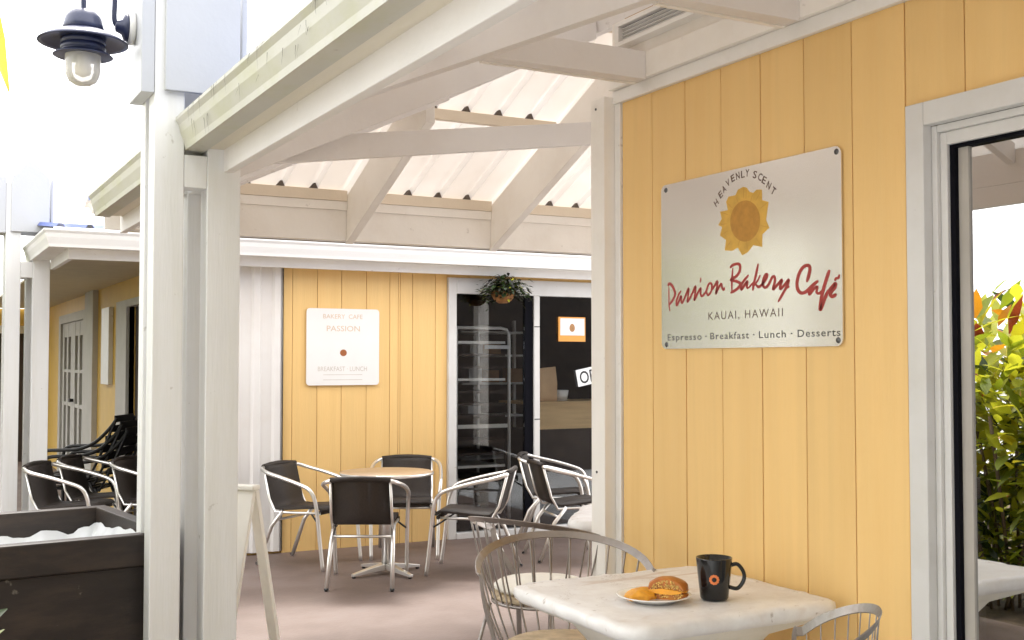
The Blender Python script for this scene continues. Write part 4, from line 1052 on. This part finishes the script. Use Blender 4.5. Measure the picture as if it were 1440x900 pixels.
# hanging basket under the porch
hb = thing('hanging_basket', 'dark trailing plant in a brown coir basket hanging before the glass door', 'hanging plant', (4.64, 8.80, 2.06))
c = (4.64, 8.80)
MB().lathe([(0.0, 2.055), (0.04, 2.058), (0.075, 2.08), (0.10, 2.12), (0.11, 2.16), (0.10, 2.16), (0.0, 2.15)], 18, (c[0], c[1], 0)).build('coir_basket', 'coir', hb)
for k in range(3):
    a = 2 * PI * k / 3 + .4
    MB().tube([(c[0] + 0.1 * math.cos(a), c[1] + 0.1 * math.sin(a), 2.16), (c[0], c[1] + 0.08, 2.31)], 0.003, 5).build('wire', 'black_metal', hb)
lm = MB()
for k in range(1700):
    a = random.uniform(0, 2 * PI); r = min(abs(random.gauss(0, 0.46)), 0.95)
    z = 2.200 + random.gauss(0, 0.045) - 0.055 * r * r
    p = Vector((c[0] + 0.25 * r * math.cos(a) + 0.015, c[1] + 0.18 * r * math.sin(a), z))
    if p.z < 2.13 and r < 0.5: p.z += 0.08
    d = (math.cos(a), math.sin(a), random.uniform(-0.9, 0.6))
    leaf_mesh(lm, p, d, (0, 0, 1), random.uniform(.028, .05), random.uniform(.02, .034), random.choices((0, 1, 2), (12, 4, 0.5))[0])
lm.build('leaves', ['leaf_basket', 'leaf_dark', 'leaf_lime'], hb)

# ------------------------------------------------------------ bin
bn = thing('trash_container', 'dark brown open container with a white plastic liner at lower left', 'bin', (0.5, 5.1, 0))
L_, R_, N_, F_ = 0.20, 0.925, 4.62, 5.62
T_ = 0.87
def skew(mb, name, mat, bevel=0.004):
    o = mb.build(name, mat, bn, bevel)
    o.data.transform(Matrix.Translation((0.45, 5.1, 0)) @ Matrix.Rotation(math.radians(7), 4, 'Z') @ Matrix.Translation((-0.45, -5.1, 0)))
    return o
skew(MB().box(L_, R_, N_, N_ + 0.03, 0.0, 0.745), 'front_panel', 'dark_wood')
skew(MB().box(L_, R_, F_ - 0.03, F_, 0.0, 0.745), 'back_panel', 'dark_wood')
skew(MB().box(L_, L_ + 0.03, N_ + 0.0305, F_ - 0.0305, 0, 0.745), 'side_panel', 'dark_wood')
skew(MB().box(R_ - 0.03, R_, N_ + 0.0305, F_ - 0.0305, 0, 0.745), 'side_panel', 'dark_wood')
skew(MB().box(L_ - 0.012, R_ + 0.012, N_ - 0.014, N_ + 0.05, 0.7455, T_), 'rim', 'dark_wood', 0.006)
skew(MB().box(L_ - 0.012, R_ + 0.012, F_ - 0.05, F_ + 0.014, 0.7455, T_), 'rim', 'dark_wood', 0.006)
skew(MB().box(L_ - 0.012, L_ + 0.05, N_ + 0.0505, F_ - 0.0505, 0.7455, T_), 'rim', 'dark_wood', 0.006)
skew(MB().box(R_ - 0.05, R_ + 0.012, N_ + 0.0505, F_ - 0.0505, 0.7455, T_ + 0.002), 'rim', 'dark_wood', 0.006)
lb = MB(); gx, gy = 26, 26
for j in range(gy + 1):
    for i in range(gx + 1):
        u, v_ = i / gx, j / gy
        xx = L_ + 0.055 + (R_ - L_ - 0.11) * u; yy = N_ + 0.055 + (F_ - N_ - 0.11) * v_
        ed_ = min(u, 1 - u, v_, 1 - v_)
        z = 0.66 + 0.10 * math.exp(-ed_ * 16) + 0.12 * math.exp(-((u - 0.60) ** 2) / 0.06 - ((v_ - 0.45) ** 2) / 0.10) + 0.05 * max(0.0, (u - 0.86) / 0.14)
        z += 0.035 * noise.noise(Vector((u * 9, v_ * 9, 1.3))) + 0.03 * abs(noise.noise(Vector((u * 26, v_ * 5, 4.0))))
        lb.v.append((xx, yy, min(z, T_ + 0.012)))
for j in range(gy):
    for i in range(gx):
        a = j * (gx + 1) + i
        lb.face((a, a + 1, a + gx + 2, a + gx + 1), 0, True)
skew(lb, 'plastic_liner', 'liner', 0)

# ------------------------------------------------------------ A-frame board
af = thing('aframe_board', 'cream A-frame sidewalk board standing behind the front post', 'sandwich board', (1.18, 5.13, 0))
tr = Vector((1.372, 4.93, 0)); ax = Vector((0.667, -0.745, 0)).normalized()
dv = Vector((0.745, 0.667, 0)).normalized()       # rear side
Fp = lambda s, z, k: tr + ax * (-s) + dv * (k * 0.27 * (1 - z)) + Vector((0, 0, z))
def slab(s0, s1, z0, z1, k, th, name, mat):
    mb = MB(); i = 0
    off = dv * th
    for q in ((s0, z0), (s1, z0), (s1, z1), (s0, z1)): mb.v.append(tuple(Fp(q[0], q[1], k)))
    for q in ((s0, z0), (s1, z0), (s1, z1), (s0, z1)): mb.v.append(tuple(Fp(q[0], q[1], k) + off))
    for q in ((0, 3, 2, 1), (4, 5, 6, 7), (0, 1, 5, 4), (1, 2, 6, 5), (2, 3, 7, 6), (3, 0, 4, 7)): mb.face(q)
    mb.build(name, mat, af, 0.004)
slab(0.0, 0.56, 0.02, 0.985, -1, 0.022, 'front_panel', 'aframe')
slab(-0.004, 0.040, 0.0, 0.985, 1, 0.030, 'rear_leg', 'aframe')
slab(0.520, 0.565, 0.0, 0.985, 1, 0.030, 'rear_leg', 'aframe')
slab(0.042, 0.518, 0.10, 0.14, 1, 0.025, 'rear_rail', 'aframe')
MB().bar(tuple(tr + ax * 0.006 + dv * 0.012 + Vector((0, 0, 0.986))), tuple(tr - ax * 0.566 + dv * 0.012 + Vector((0, 0, 0.986))), 0.06, 0.022).build('top_bar', 'aframe', af, 0.006)
# ------------------------------------------------------------ sling chairs
def sling_chair(label, group):
    t = thing('patio_chair', label, 'chair', (0, 0, 0), group, local=True)
    # sling seat and back: one bent sheet, +Y is forward
    prof = [(0.235, 0.425), (0.215, 0.445), (0.10, 0.440), (-0.06, 0.425), (-0.165, 0.425), (-0.205, 0.455), (-0.225, 0.52), (-0.255, 0.64), (-0.282, 0.745)]
    P = smooth_path([(0, a, z) for a, z in prof], 3)
    def sheet(pts, w, th):
        mb = MB(); n_ = len(pts)
        for j, p in enumerate(pts):
            d = (pts[min(j + 1, n_ - 1)] - pts[max(j - 1, 0)]).normalized(); nn = Vector((0, -d.z, d.y)) * th
            for (sx, k) in ((-1, 0), (1, 0), (1, 1), (-1, 1)):
                q = p + nn * k
                mb.v.append((sx * w, q.y, q.z))
        for j in range(n_ - 1):
            for k in range(4):
                k2 = (k + 1) % 4
                mb.face((4 * j + k, 4 * j + k2, 4 * j + 4 + k2, 4 * j + 4 + k), 0, k % 2 == 0)
        mb.face((0, 1, 2, 3)); mb.face([4 * (n_ - 1) + k for k in (3, 2, 1, 0)])
        return mb
    sheet(P[:13], 0.205, -0.016).build('seat', 'sling', t)
    sheet(P[12:], 0.200, -0.010).build('backrest', 'sling', t)
    MB().tube([(-0.205, -0.285, 0.742), (-0.1, -0.300, 0.752), (0, -0.305, 0.755), (0.1, -0.300, 0.752), (0.205, -0.285, 0.742)], 0.019, 10).build('top_rail', 'sling', t)
    MB().tube([(-0.215, 0.22, 0.415), (0.215, 0.22, 0.415)], 0.016, 8).build('seat_edge', 'sling', t)
    for s in (-1, 1):
        arm = smooth_path([(s * 0.200, -0.287, 0.735), (s * 0.235, -0.275, 0.728), (s * 0.268, -0.20, 0.705), (s * 0.282, -0.05, 0.672), (s * 0.284, 0.10, 0.632), (s * 0.282, 0.19, 0.596), (s * 0.276, 0.232, 0.53), (s * 0.268, 0.252, 0.42), (s * 0.262, 0.275, 0.20), (s * 0.258, 0.30, 0.0)], 4)
        MB().tube(arm, 0.0150, 8).build('arm_and_leg', 'aluminium', t)
        MB().tube([(s * 0.205, -0.10, 0.418), (s * 0.212, -0.20, 0.30), (s * 0.222, -0.32, 0.0)], 0.0160, 8).build('rear_leg', 'aluminium', t)
        MB().tube([(s * 0.205, 0.235, 0.412), (s * 0.205, 0.0, 0.408), (s * 0.205, -0.17, 0.405), (s * 0.208, -0.225, 0.50), (s * 0.203, -0.287, 0.735)], 0.010, 8).build('side_rail', 'aluminium', t)
        MB().tube([(s * 0.205, 0.16, 0.405), (s * 0.262, 0.262, 0.34)], 0.007, 6).build('strut', 'black_metal', t)
        MB().tube([(s * 0.2215, -0.317, 0.0), (s * 0.223, -0.325, 0.02)], 0.015, 8).build('foot', 'black_rubber', t)
    MB().tube([(-0.209, -0.165, 0.345), (0.209, -0.165, 0.345)], 0.010, 8).build('stretcher', 'aluminium', t)
    return t
def face(dx, dy): return math.atan2(-dx, dy)       # +Y turned to (dx, dy)
CH = 'dark sling chairs with aluminium arms'
ch0 = sling_chair('dark sling chair in front of the round table with its back to us', CH)
ch0.location = (2.905, 7.575, 0); ch0.rotation_euler = (0, 0, face(0.48, 0.88))
copy_thing(ch0, 'dark sling chair left of the round table beside the ribbed corner', (2.80, 8.50, 0), face(0.60, -0.80))
copy_thing(ch0, 'dark sling chair behind the round table against the yellow wall', (3.62, 8.55, 0), face(-0.42, -0.91))
copy_thing(ch0, 'dark sling chair right of the round table turned side-on before the glass door', (3.77, 7.62, 0), face(-0.80, 0.60))
copy_thing(ch0, 'dark sling chair facing right, half hidden by the corner post', (4.72, 7.80, 0), face(0.97, -0.22))
copy_thing(ch0, 'dark sling chair farthest back, close before the glass door', (4.95, 8.42, 0), face(0.80, -0.60))
copy_thing(ch0, 'dark sling chair beyond the bin nearest the left post', (1.20, 9.45, 0), face(0.85, -0.52))
copy_thing(ch0, 'dark sling chair beyond the bin between stacked chairs and left post', (1.50, 9.95, 0), face(0.85, -0.52))
copy_thing(ch0, 'dark sling chair almost hidden by the front post beyond the bin', (1.86, 9.55, 0), face(0.75, -0.66))

# round table
rt_ = thing('round_table', 'round tan bistro table on a metal pedestal by the back wall', 'table', (3.16, 7.82, 0))
MB().lathe([(0.0, 0.742), (0.336, 0.742), (0.340, 0.739), (0.340, 0.724), (0.336, 0.72), (0.0, 0.72)], 48, (3.16, 7.82, 0)).build('top', 'table_laminate', rt_)
MB().lathe([(0.3405, 0.740), (0.344, 0.738), (0.344, 0.722), (0.3405, 0.720)], 48, (3.16, 7.82, 0)).build('edge_band', 'aluminium', rt_)
MB().lathe([(0.0, 0.719), (0.036, 0.719), (0.036, 0.06), (0.0, 0.06)], 20, (3.16, 7.82, 0)).build('pedestal', 'aluminium', rt_)
for k in range(4):
    a = 0.25 + k * PI / 2
    e = Vector((math.cos(a), math.sin(a), 0))
    o = MB(); s = Vector((-e.y, e.x, 0)); c0 = Vector((3.16, 7.82, 0))
    for r, w, z0, z1 in ((0.03, 0.030, 0.03, 0.075), (0.16, 0.022, 0.022, 0.055), (0.30, 0.016, 0.012, 0.030)):
        for q, z in ((-w, z0), (w, z0), (w, z1), (-w, z1)): o.v.append(tuple(c0 + e * r + s * q + Vector((0, 0, z))))
    for j in range(2):
        for q in range(4): o.face((4 * j + q, 4 * j + (q + 1) % 4, 4 * j + 4 + (q + 1) % 4, 4 * j + 4 + q))
    o.face((0, 1, 2, 3)); o.face((8, 9, 10, 11))
    o.build('foot', 'aluminium', rt_, 0.003)
    MB().lathe([(0.0, 0.0), (0.014, 0.0), (0.012, 0.012), (0.0, 0.012)], 10, tuple(c0 + e * 0.285)).build('glide', 'black_rubber', rt_)

# stacked black slatted armchairs
def slat_chair(label, group):
    t = thing('stacked_chair', label, 'chair', (0, 0, 0), group, local=True)
    for s in (-1, 1):
        MB().tube(smooth_path([(s * 0.27, 0.27, 0.0), (s * 0.27, 0.275, 0.45), (s * 0.27, 0.27, 0.58), (s * 0.27, 0.22, 0.64), (s * 0.27, 0.05, 0.65), (s * 0.265, -0.10, 0.66), (s * 0.25, -0.24, 0.72), (s * 0.23, -0.36, 0.84), (s * 0.22, -0.42, 0.93)], 4), 0.016, 8).build('arm', 'black_metal', t)
        MB().tube([(s * 0.25, -0.14, 0.42), (s * 0.26, -0.30, 0.0)], 0.015, 8).build('leg', 'black_metal', t)
        MB().tube([(s * 0.24, 0.25, 0.42), (s * 0.24, -0.18, 0.40), (s * 0.235, -0.26, 0.56), (s * 0.225, -0.42, 0.93)], 0.013, 8).build('side_rail', 'black_metal', t)
    for k in range(6):
        y = 0.24 - 0.075 * k
        MB().bar((-0.24, y, 0.415 - 0.003 * k), (0.24, y, 0.415 - 0.003 * k), 0.055, 0.012).build('slat', 'black_metal', t)
    for k in range(5):
        f = 0.12 + 0.2 * k
        MB().bar((-0.225, -0.22 - 0.20 * f, 0.48 + 0.45 * f), (0.225, -0.22 - 0.20 * f, 0.48 + 0.45 * f), 0.012, 0.06).build('slat', 'black_metal', t)
    return t
SG = 'black slatted armchairs stacked on the side porch'
sc0 = slat_chair('black slatted armchair at the bottom of the stack by the side wall', SG)
fa = face(-0.86, 0.50)
sc0.location = (1.55, 11.0, 0); sc0.rotation_euler = (0, 0, fa)
fw = Vector((-0.86, 0.50, 0)).normalized()
copy_thing(sc0, 'black slatted armchair in the middle of the stack by the side wall', Vector((1.55, 11.0, 0.055)) - fw * -0.05 , fa)
copy_thing(sc0, 'black slatted armchair on top of the stack by the side wall', Vector((1.55, 11.0, 0.11)) + fw * 0.10, fa)

# ------------------------------------------------------------ white weathered tables
def worn_table(name, label, cx, cy, hx, hy, rz, group, seed):
    t = thing(name, label, 'table', (cx, cy, 0), group)
    rot = Matrix.Translation((cx, cy, 0)) @ Matrix.Rotation(rz, 4, 'Z')
    bm = bmesh.new()
    ring = []
    r = 0.085; seg = 5; out = []
    for (sx, sy, s) in ((1, 1, 0), (-1, 1, 1), (-1, -1, 2), (1, -1, 3)):
        for k in range(seg + 1):
            a = (s + k / seg) * PI / 2
            out.append((sx * (hx - r) + r * math.cos(a), sy * (hy - r) + r * math.sin(a)))
    # subdivide outline
    fine = []
    for k in range(len(out)):
        p, q = Vector(out[k]), Vector(out[(k + 1) % len(out)])
        m_ = max(1, int((q - p).length / 0.03))
        for j in range(m_): fine.append(p.lerp(q, j / m_))
    secs = [(-0.045, 0.000), (-0.012, -0.002), (-0.002, -0.010), (0.0, -0.024), (-0.004, -0.040), (-0.016, -0.052), (-0.05, -0.056)]
    mb = MB(); K = len(fine)
    for (ins, dz) in secs:
        for p in fine:
            d = Vector(p).normalized()
            nn = noise.noise(Vector((p[0] * 9 + seed, p[1] * 9, dz * 30)))
            n2_ = noise.noise(Vector((p[0] * 30 + seed, p[1] * 30, dz * 40)))
            f = ins + 0.011 * nn * (1 if ins > -0.04 else 0.3) + 0.006 * n2_
            mb.v.append((p[0] + d.x * f, p[1] + d.y * f, 0.75 + dz + 0.003 * n2_ + 0.003 * nn))
    for j in range(len(secs) - 1):
        for k in range(K):
            k2 = (k + 1) % K
            mb.face((j * K + k, (j + 1) * K + k, (j + 1) * K + k2, j * K + k2), 0, True)
    mb.face(range(K)); mb.face([(len(secs) - 1) * K + k for k in range(K)][::-1])
    o = mb.build('top', 'weathered_white', t); o.data.transform(rot)
    # flared skirt below the slab and a pedestal
    sk = MB()
    for (s, z) in ((0.94, 0.698), (0.86, 0.675), (0.62, 0.63), (0.50, 0.56)):
        for p in fine: sk.v.append((p[0] * s, p[1] * s, z))
    for j in range(3):
        for k in range(K):
            k2 = (k + 1) % K
            sk.face((j * K + k, (j + 1) * K + k, (j + 1) * K + k2, j * K + k2), 0, True)
    sk.face([3 * K + k for k in range(K)])
    o = sk.build('skirt', 'cushion', t); o.data.transform(rot)
    o = MB().box(-0.07, 0.07, -0.07, 0.07, 0.05, 0.562).build('pedestal', 'weathered_white', t, 0.01); o.data.transform(rot)
    for k in range(2):
        o = MB().box(-0.32, 0.32, -0.05, 0.05, 0.0 + 0.001 * k, 0.05 + 0.002 * k).build('foot', 'weathered_white', t, 0.01); o.data.transform(rot @ Matrix.Rotation(k * PI / 2, 4, 'Z'))
    return t
TG = 'worn white square tables'
worn_table('worn_table', 'worn white square table in front by the yellow wall holding the mug', 2.362, 3.245, 0.432, 0.395, 0, TG, 1.0)
worn_table('worn_table', 'white table half hidden behind the cafe corner post', 3.46, 4.98, 0.36, 0.36, PI / 4 + 0.1, TG, 5.0)

# ------------------------------------------------------------ wire barrel chairs
def wire_chair(label, group):
    """+Y forward; barrel rail open to the front"""
    t = thing('wire_chair', label, 'chair', (0, 0, 0), group, local=True)
    N = 30
    A0, A1 = math.radians(-8), math.radians(188)      # angles run round the back (angle measured from +X through -Y)
    def rail(a, r=1.0, z=None):
        ca, sa = math.cos(a), math.sin(a)
        zz = 0.745 + 0.095 * max(0.0, sa) ** 0.8
        return Vector((0.335 * r * ca, -0.335 * r * sa, zz if z is None else z))
    pts = [rail(A0 + (A1 - A0) * k / N) for k in range(N + 1)]
    MB().strap(pts, [(-p.x, -p.y, 0.25) for p in pts], 0.030, 0.005).build('top_rail', 'wire_iron', t)
    for s, a in ((1, A0), (-1, A1)):
        p = rail(a)
        q = [p + Vector((0, -0.002, 0.004)), p + Vector((0, 0.012, -0.012)), p + Vector((-s * 0.012, 0.03, -0.10)), Vector((s * 0.285, 0.19, 0.44)), Vector((s * 0.30, 0.24, 0.0))]
        MB().strap(smooth_path(q, 4), (s, 0.2, 0.1), 0.030, 0.005).build('front_leg', 'wire_iron', t)
        MB().tube([(s * 0.17, -0.17, 0.43), (s * 0.24, -0.28, 0.0)], 0.009, 8).build('rear_leg', 'wire_iron', t)
    n_w = 13
    for k in range(n_w):
        a = A0 + (A1 - A0) * (k + 0.7) / (n_w + 0.4)
        p = rail(a, 0.985); p.z -= 0.008
        q = Vector((0.225 * math.cos(a), -0.225 * math.sin(a), 0.44))
        mid = p.lerp(q, 0.55) + Vector((0.012 * math.cos(a), -0.012 * math.sin(a), 0))
        MB().tube(smooth_path([p, mid, q], 4), 0.0042, 6).build('wire', 'wire_iron', t)
    MB().tube([(0.228 * math.cos(2 * PI * k / 32), 0.228 * math.sin(2 * PI * k / 32), 0.44) for k in range(33)], 0.008, 8, caps=False).build('seat_ring', 'wire_iron', t)
    MB().lathe([(0.0, 0.447), (0.22, 0.447), (0.235, 0.46), (0.235, 0.472), (0.22, 0.480), (0.0, 0.482)], 32).build('wicker_seat', 'wicker', t)
    MB().lathe([(0.0, 0.484), (0.20, 0.484), (0.222, 0.497), (0.222, 0.510), (0.20, 0.525), (0.10, 0.530), (0.0, 0.526)], 32).build('cushion', 'cushion', t)
    return t
WG = 'grey wire barrel chairs'
w0 = wire_chair('wire barrel chair at the far left side of the worn white table', WG)
w0.location = (2.25, 3.755, 0); w0.rotation_euler = (0, 0, face(-0.33, -0.94))
w1 = copy_thing(w0, 'wire barrel chair with a pale cushion beside the corner post', (2.66, 4.66, 0), face(0.90, 0.42))
w2 = copy_thing(w0, 'wire barrel chair at lower right before the yellow wall and sliding door', (2.302, 2.451, 0), face(-0.88, 0.47))
w2.scale = (0.48, 0.50, 1.005)

for ch in [c_ for c_ in COL.objects if c_.parent is not None and c_.parent.name.startswith('wire_chair') and c_.name.startswith('cushion') and c_.parent is not w1]:
    bpy.data.objects.remove(ch)

# ------------------------------------------------------------ mug, plate, sandwich
mug = thing('mug', 'tall black mug with an orange flower ring on the worn table', 'mug', (2.425, 3.075, 0.752))
mc = (2.425, 3.075, 0.752)
MB().lathe([(0.0, 0.0), (0.043, 0.0), (0.047, 0.006), (0.053, 0.06), (0.0605, 0.135), (0.0605, 0.139), (0.0575, 0.139), (0.050, 0.06), (0.044, 0.012), (0.0, 0.010)], 40, mc).build('body', 'mug_black', mug)
hd = Vector((0.86, -0.51, 0)).normalized()
hp = smooth_path([Vector(mc) + hd * 0.054 + Vector((0, 0, 0.112)), Vector(mc) + hd * 0.078 + Vector((0, 0, 0.116)), Vector(mc) + hd * 0.098 + Vector((0, 0, 0.090)), Vector(mc) + hd * 0.098 + Vector((0, 0, 0.062)), Vector(mc) + hd * 0.078 + Vector((0, 0, 0.036)), Vector(mc) + hd * 0.050 + Vector((0, 0, 0.040))], 5)
MB().tube(hp, 0.0068, 10).build('handle', 'mug_black', mug)
lg = MB(); vd = Vector((-mc[0], -mc[1], 0)).normalized(); ls = Vector((-vd.y, vd.x, 0))
# flower ring print wrapped on the mug front
for k in range(11):
    a = 2 * PI * k / 11
    i = len(lg.v)
    for j in range(7):
        b2 = 2 * PI * j / 7
        u_ = 0.0125 * math.cos(a) + 0.0052 * math.cos(b2); w_ = 0.0125 * math.sin(a) + 0.0052 * math.sin(b2)
        z = 0.073 + w_; rr = 0.0545 + (z - 0.073) * 0.09 + 0.0006
        th = u_ / rr
        lg.v.append(tuple(Vector(mc) + vd * (rr * math.cos(th)) + ls * (rr * math.sin(th)) + Vector((0, 0, z))))
    lg.face(range(i, i + 7))
lg.build('flower_print', 'orange_print', mug)
pl = thing('plate', 'white plate with the bun sandwich on the worn table', 'plate', (2.232, 3.152, 0.752))
pc = (2.232, 3.152, 0.7525)
MB().lathe([(0.0, 0.004), (0.070, 0.004), (0.074, 0.0), (0.078, 0.004), (0.105, 0.013), (0.124, 0.019), (0.125, 0.021), (0.123, 0.022), (0.104, 0.0165), (0.080, 0.009), (0.0, 0.008)], 48, pc).build('dish', 'ceramic', pl)
sw = thing('bun_sandwich', 'cut brown bun sandwich with filling on the white plate', 'sandwich', (2.25, 3.14, 0.765))
def blob(name, mat, c, r, cut=None, seed=0.0, amp=0.08, flat=None, parent=None, rz=0.0):
    bm = bmesh.new()
    bmesh.ops.create_icosphere(bm, subdivisions=4, radius=1.0)
    for v in bm.verts:
        f = 1 + amp * noise.noise(v.co * 2.2 + Vector((seed, 0, 0))) + amp * 0.4 * noise.noise(v.co * 7 + Vector((seed, 3, 0)))
        v.co = v.co * f
        if flat is not None and v.co.z < flat: v.co.z = flat + (v.co.z - flat) * 0.1
        v.co = Vector((v.co.x * r[0], v.co.y * r[1], v.co.z * r[2]))
    if cut:
        bmesh.ops.bisect_plane(bm, geom=bm.verts[:] + bm.edges[:] + bm.faces[:], plane_co=cut[0], plane_no=cut[1], clear_outer=True)
        es = [e for e in bm.edges if e.is_boundary]
        if es: bmesh.ops.contextual_create(bm, geom=es)
    me = bpy.data.meshes.new(name); bm.to_mesh(me); bm.free()
    me.materials.append(M[mat])
    for p in me.polygons: p.use_smooth = len(p.vertices) < 6
    me.transform(Matrix.Translation(c) @ Matrix.Rotation(rz, 4, 'Z'))
    return link(me, name, parent)
cutn = Vector((-0.75, -0.62, 0.0)).normalized()
pz = pc[2] + 0.009
sc_ = Vector((2.272, 3.125, pz))
blob('bun_bottom', 'bun_crust', sc_ + Vector((0, 0, 0.012)), (0.068, 0.066, 0.016), (Vector((-0.026, -0.022, 0)), cutn), 2.0, 0.06, -0.8, sw)
blob('bun_top', 'bun_crust', sc_ + Vector((0.0, 0, 0.034)), (0.068, 0.065, 0.036), (Vector((-0.024, -0.020, 0)), cutn), 5.0, 0.05, -0.15, sw)
blob('egg_layer', 'egg', sc_ + Vector((-0.002, -0.002, 0.026)), (0.067, 0.064, 0.010), (Vector((-0.028, -0.024, 0)), cutn), 8.0, 0.12, None, sw)
# bitten crumb face: ragged lumps proud of the cut
cf = MB(); e1 = Vector((cutn.y, -cutn.x, 0))
base_c = sc_ + cutn * 0.034
for k in range(330):
    u_ = random.uniform(-0.056, 0.056); hmax = 0.062 * math.sqrt(max(0.0, 1 - (u_ / 0.063) ** 2)); z = random.uniform(0.006, max(0.012, hmax))
    p = base_c + e1 * u_ + Vector((0, 0, z)) + cutn * random.uniform(-0.005, 0.001); rr = random.uniform(0.0022, 0.0046)
    i = len(cf.v)
    for q in ((1, 0, 0), (-1, 0, 0), (0, 1, 0), (0, -1, 0), (0, 0, 1), (0, 0, -1)):
        cf.v.append(tuple(p + Vector(q) * rr * random.uniform(.7, 1.2)))
    mi = 1 if 0.018 < z < 0.036 and random.random() < 0.55 else (2 if z < 0.016 and random.random() < .4 else 0)
    for q in ((0, 2, 4), (2, 1, 4), (1, 3, 4), (3, 0, 4), (2, 0, 5), (1, 2, 5), (3, 1, 5), (0, 3, 5)): cf.face([i + z_ for z_ in q], mi, True)
cf.build('crumb', ['bun_crumb', 'bacon', 'bun_crust'], sw)
blob('egg_slice', 'egg', Vector((2.192, 3.170, pz)) + Vector((0, 0, 0.006)), (0.062, 0.05, 0.026), None, 11.0, 0.22, -0.25, sw, 0.3)
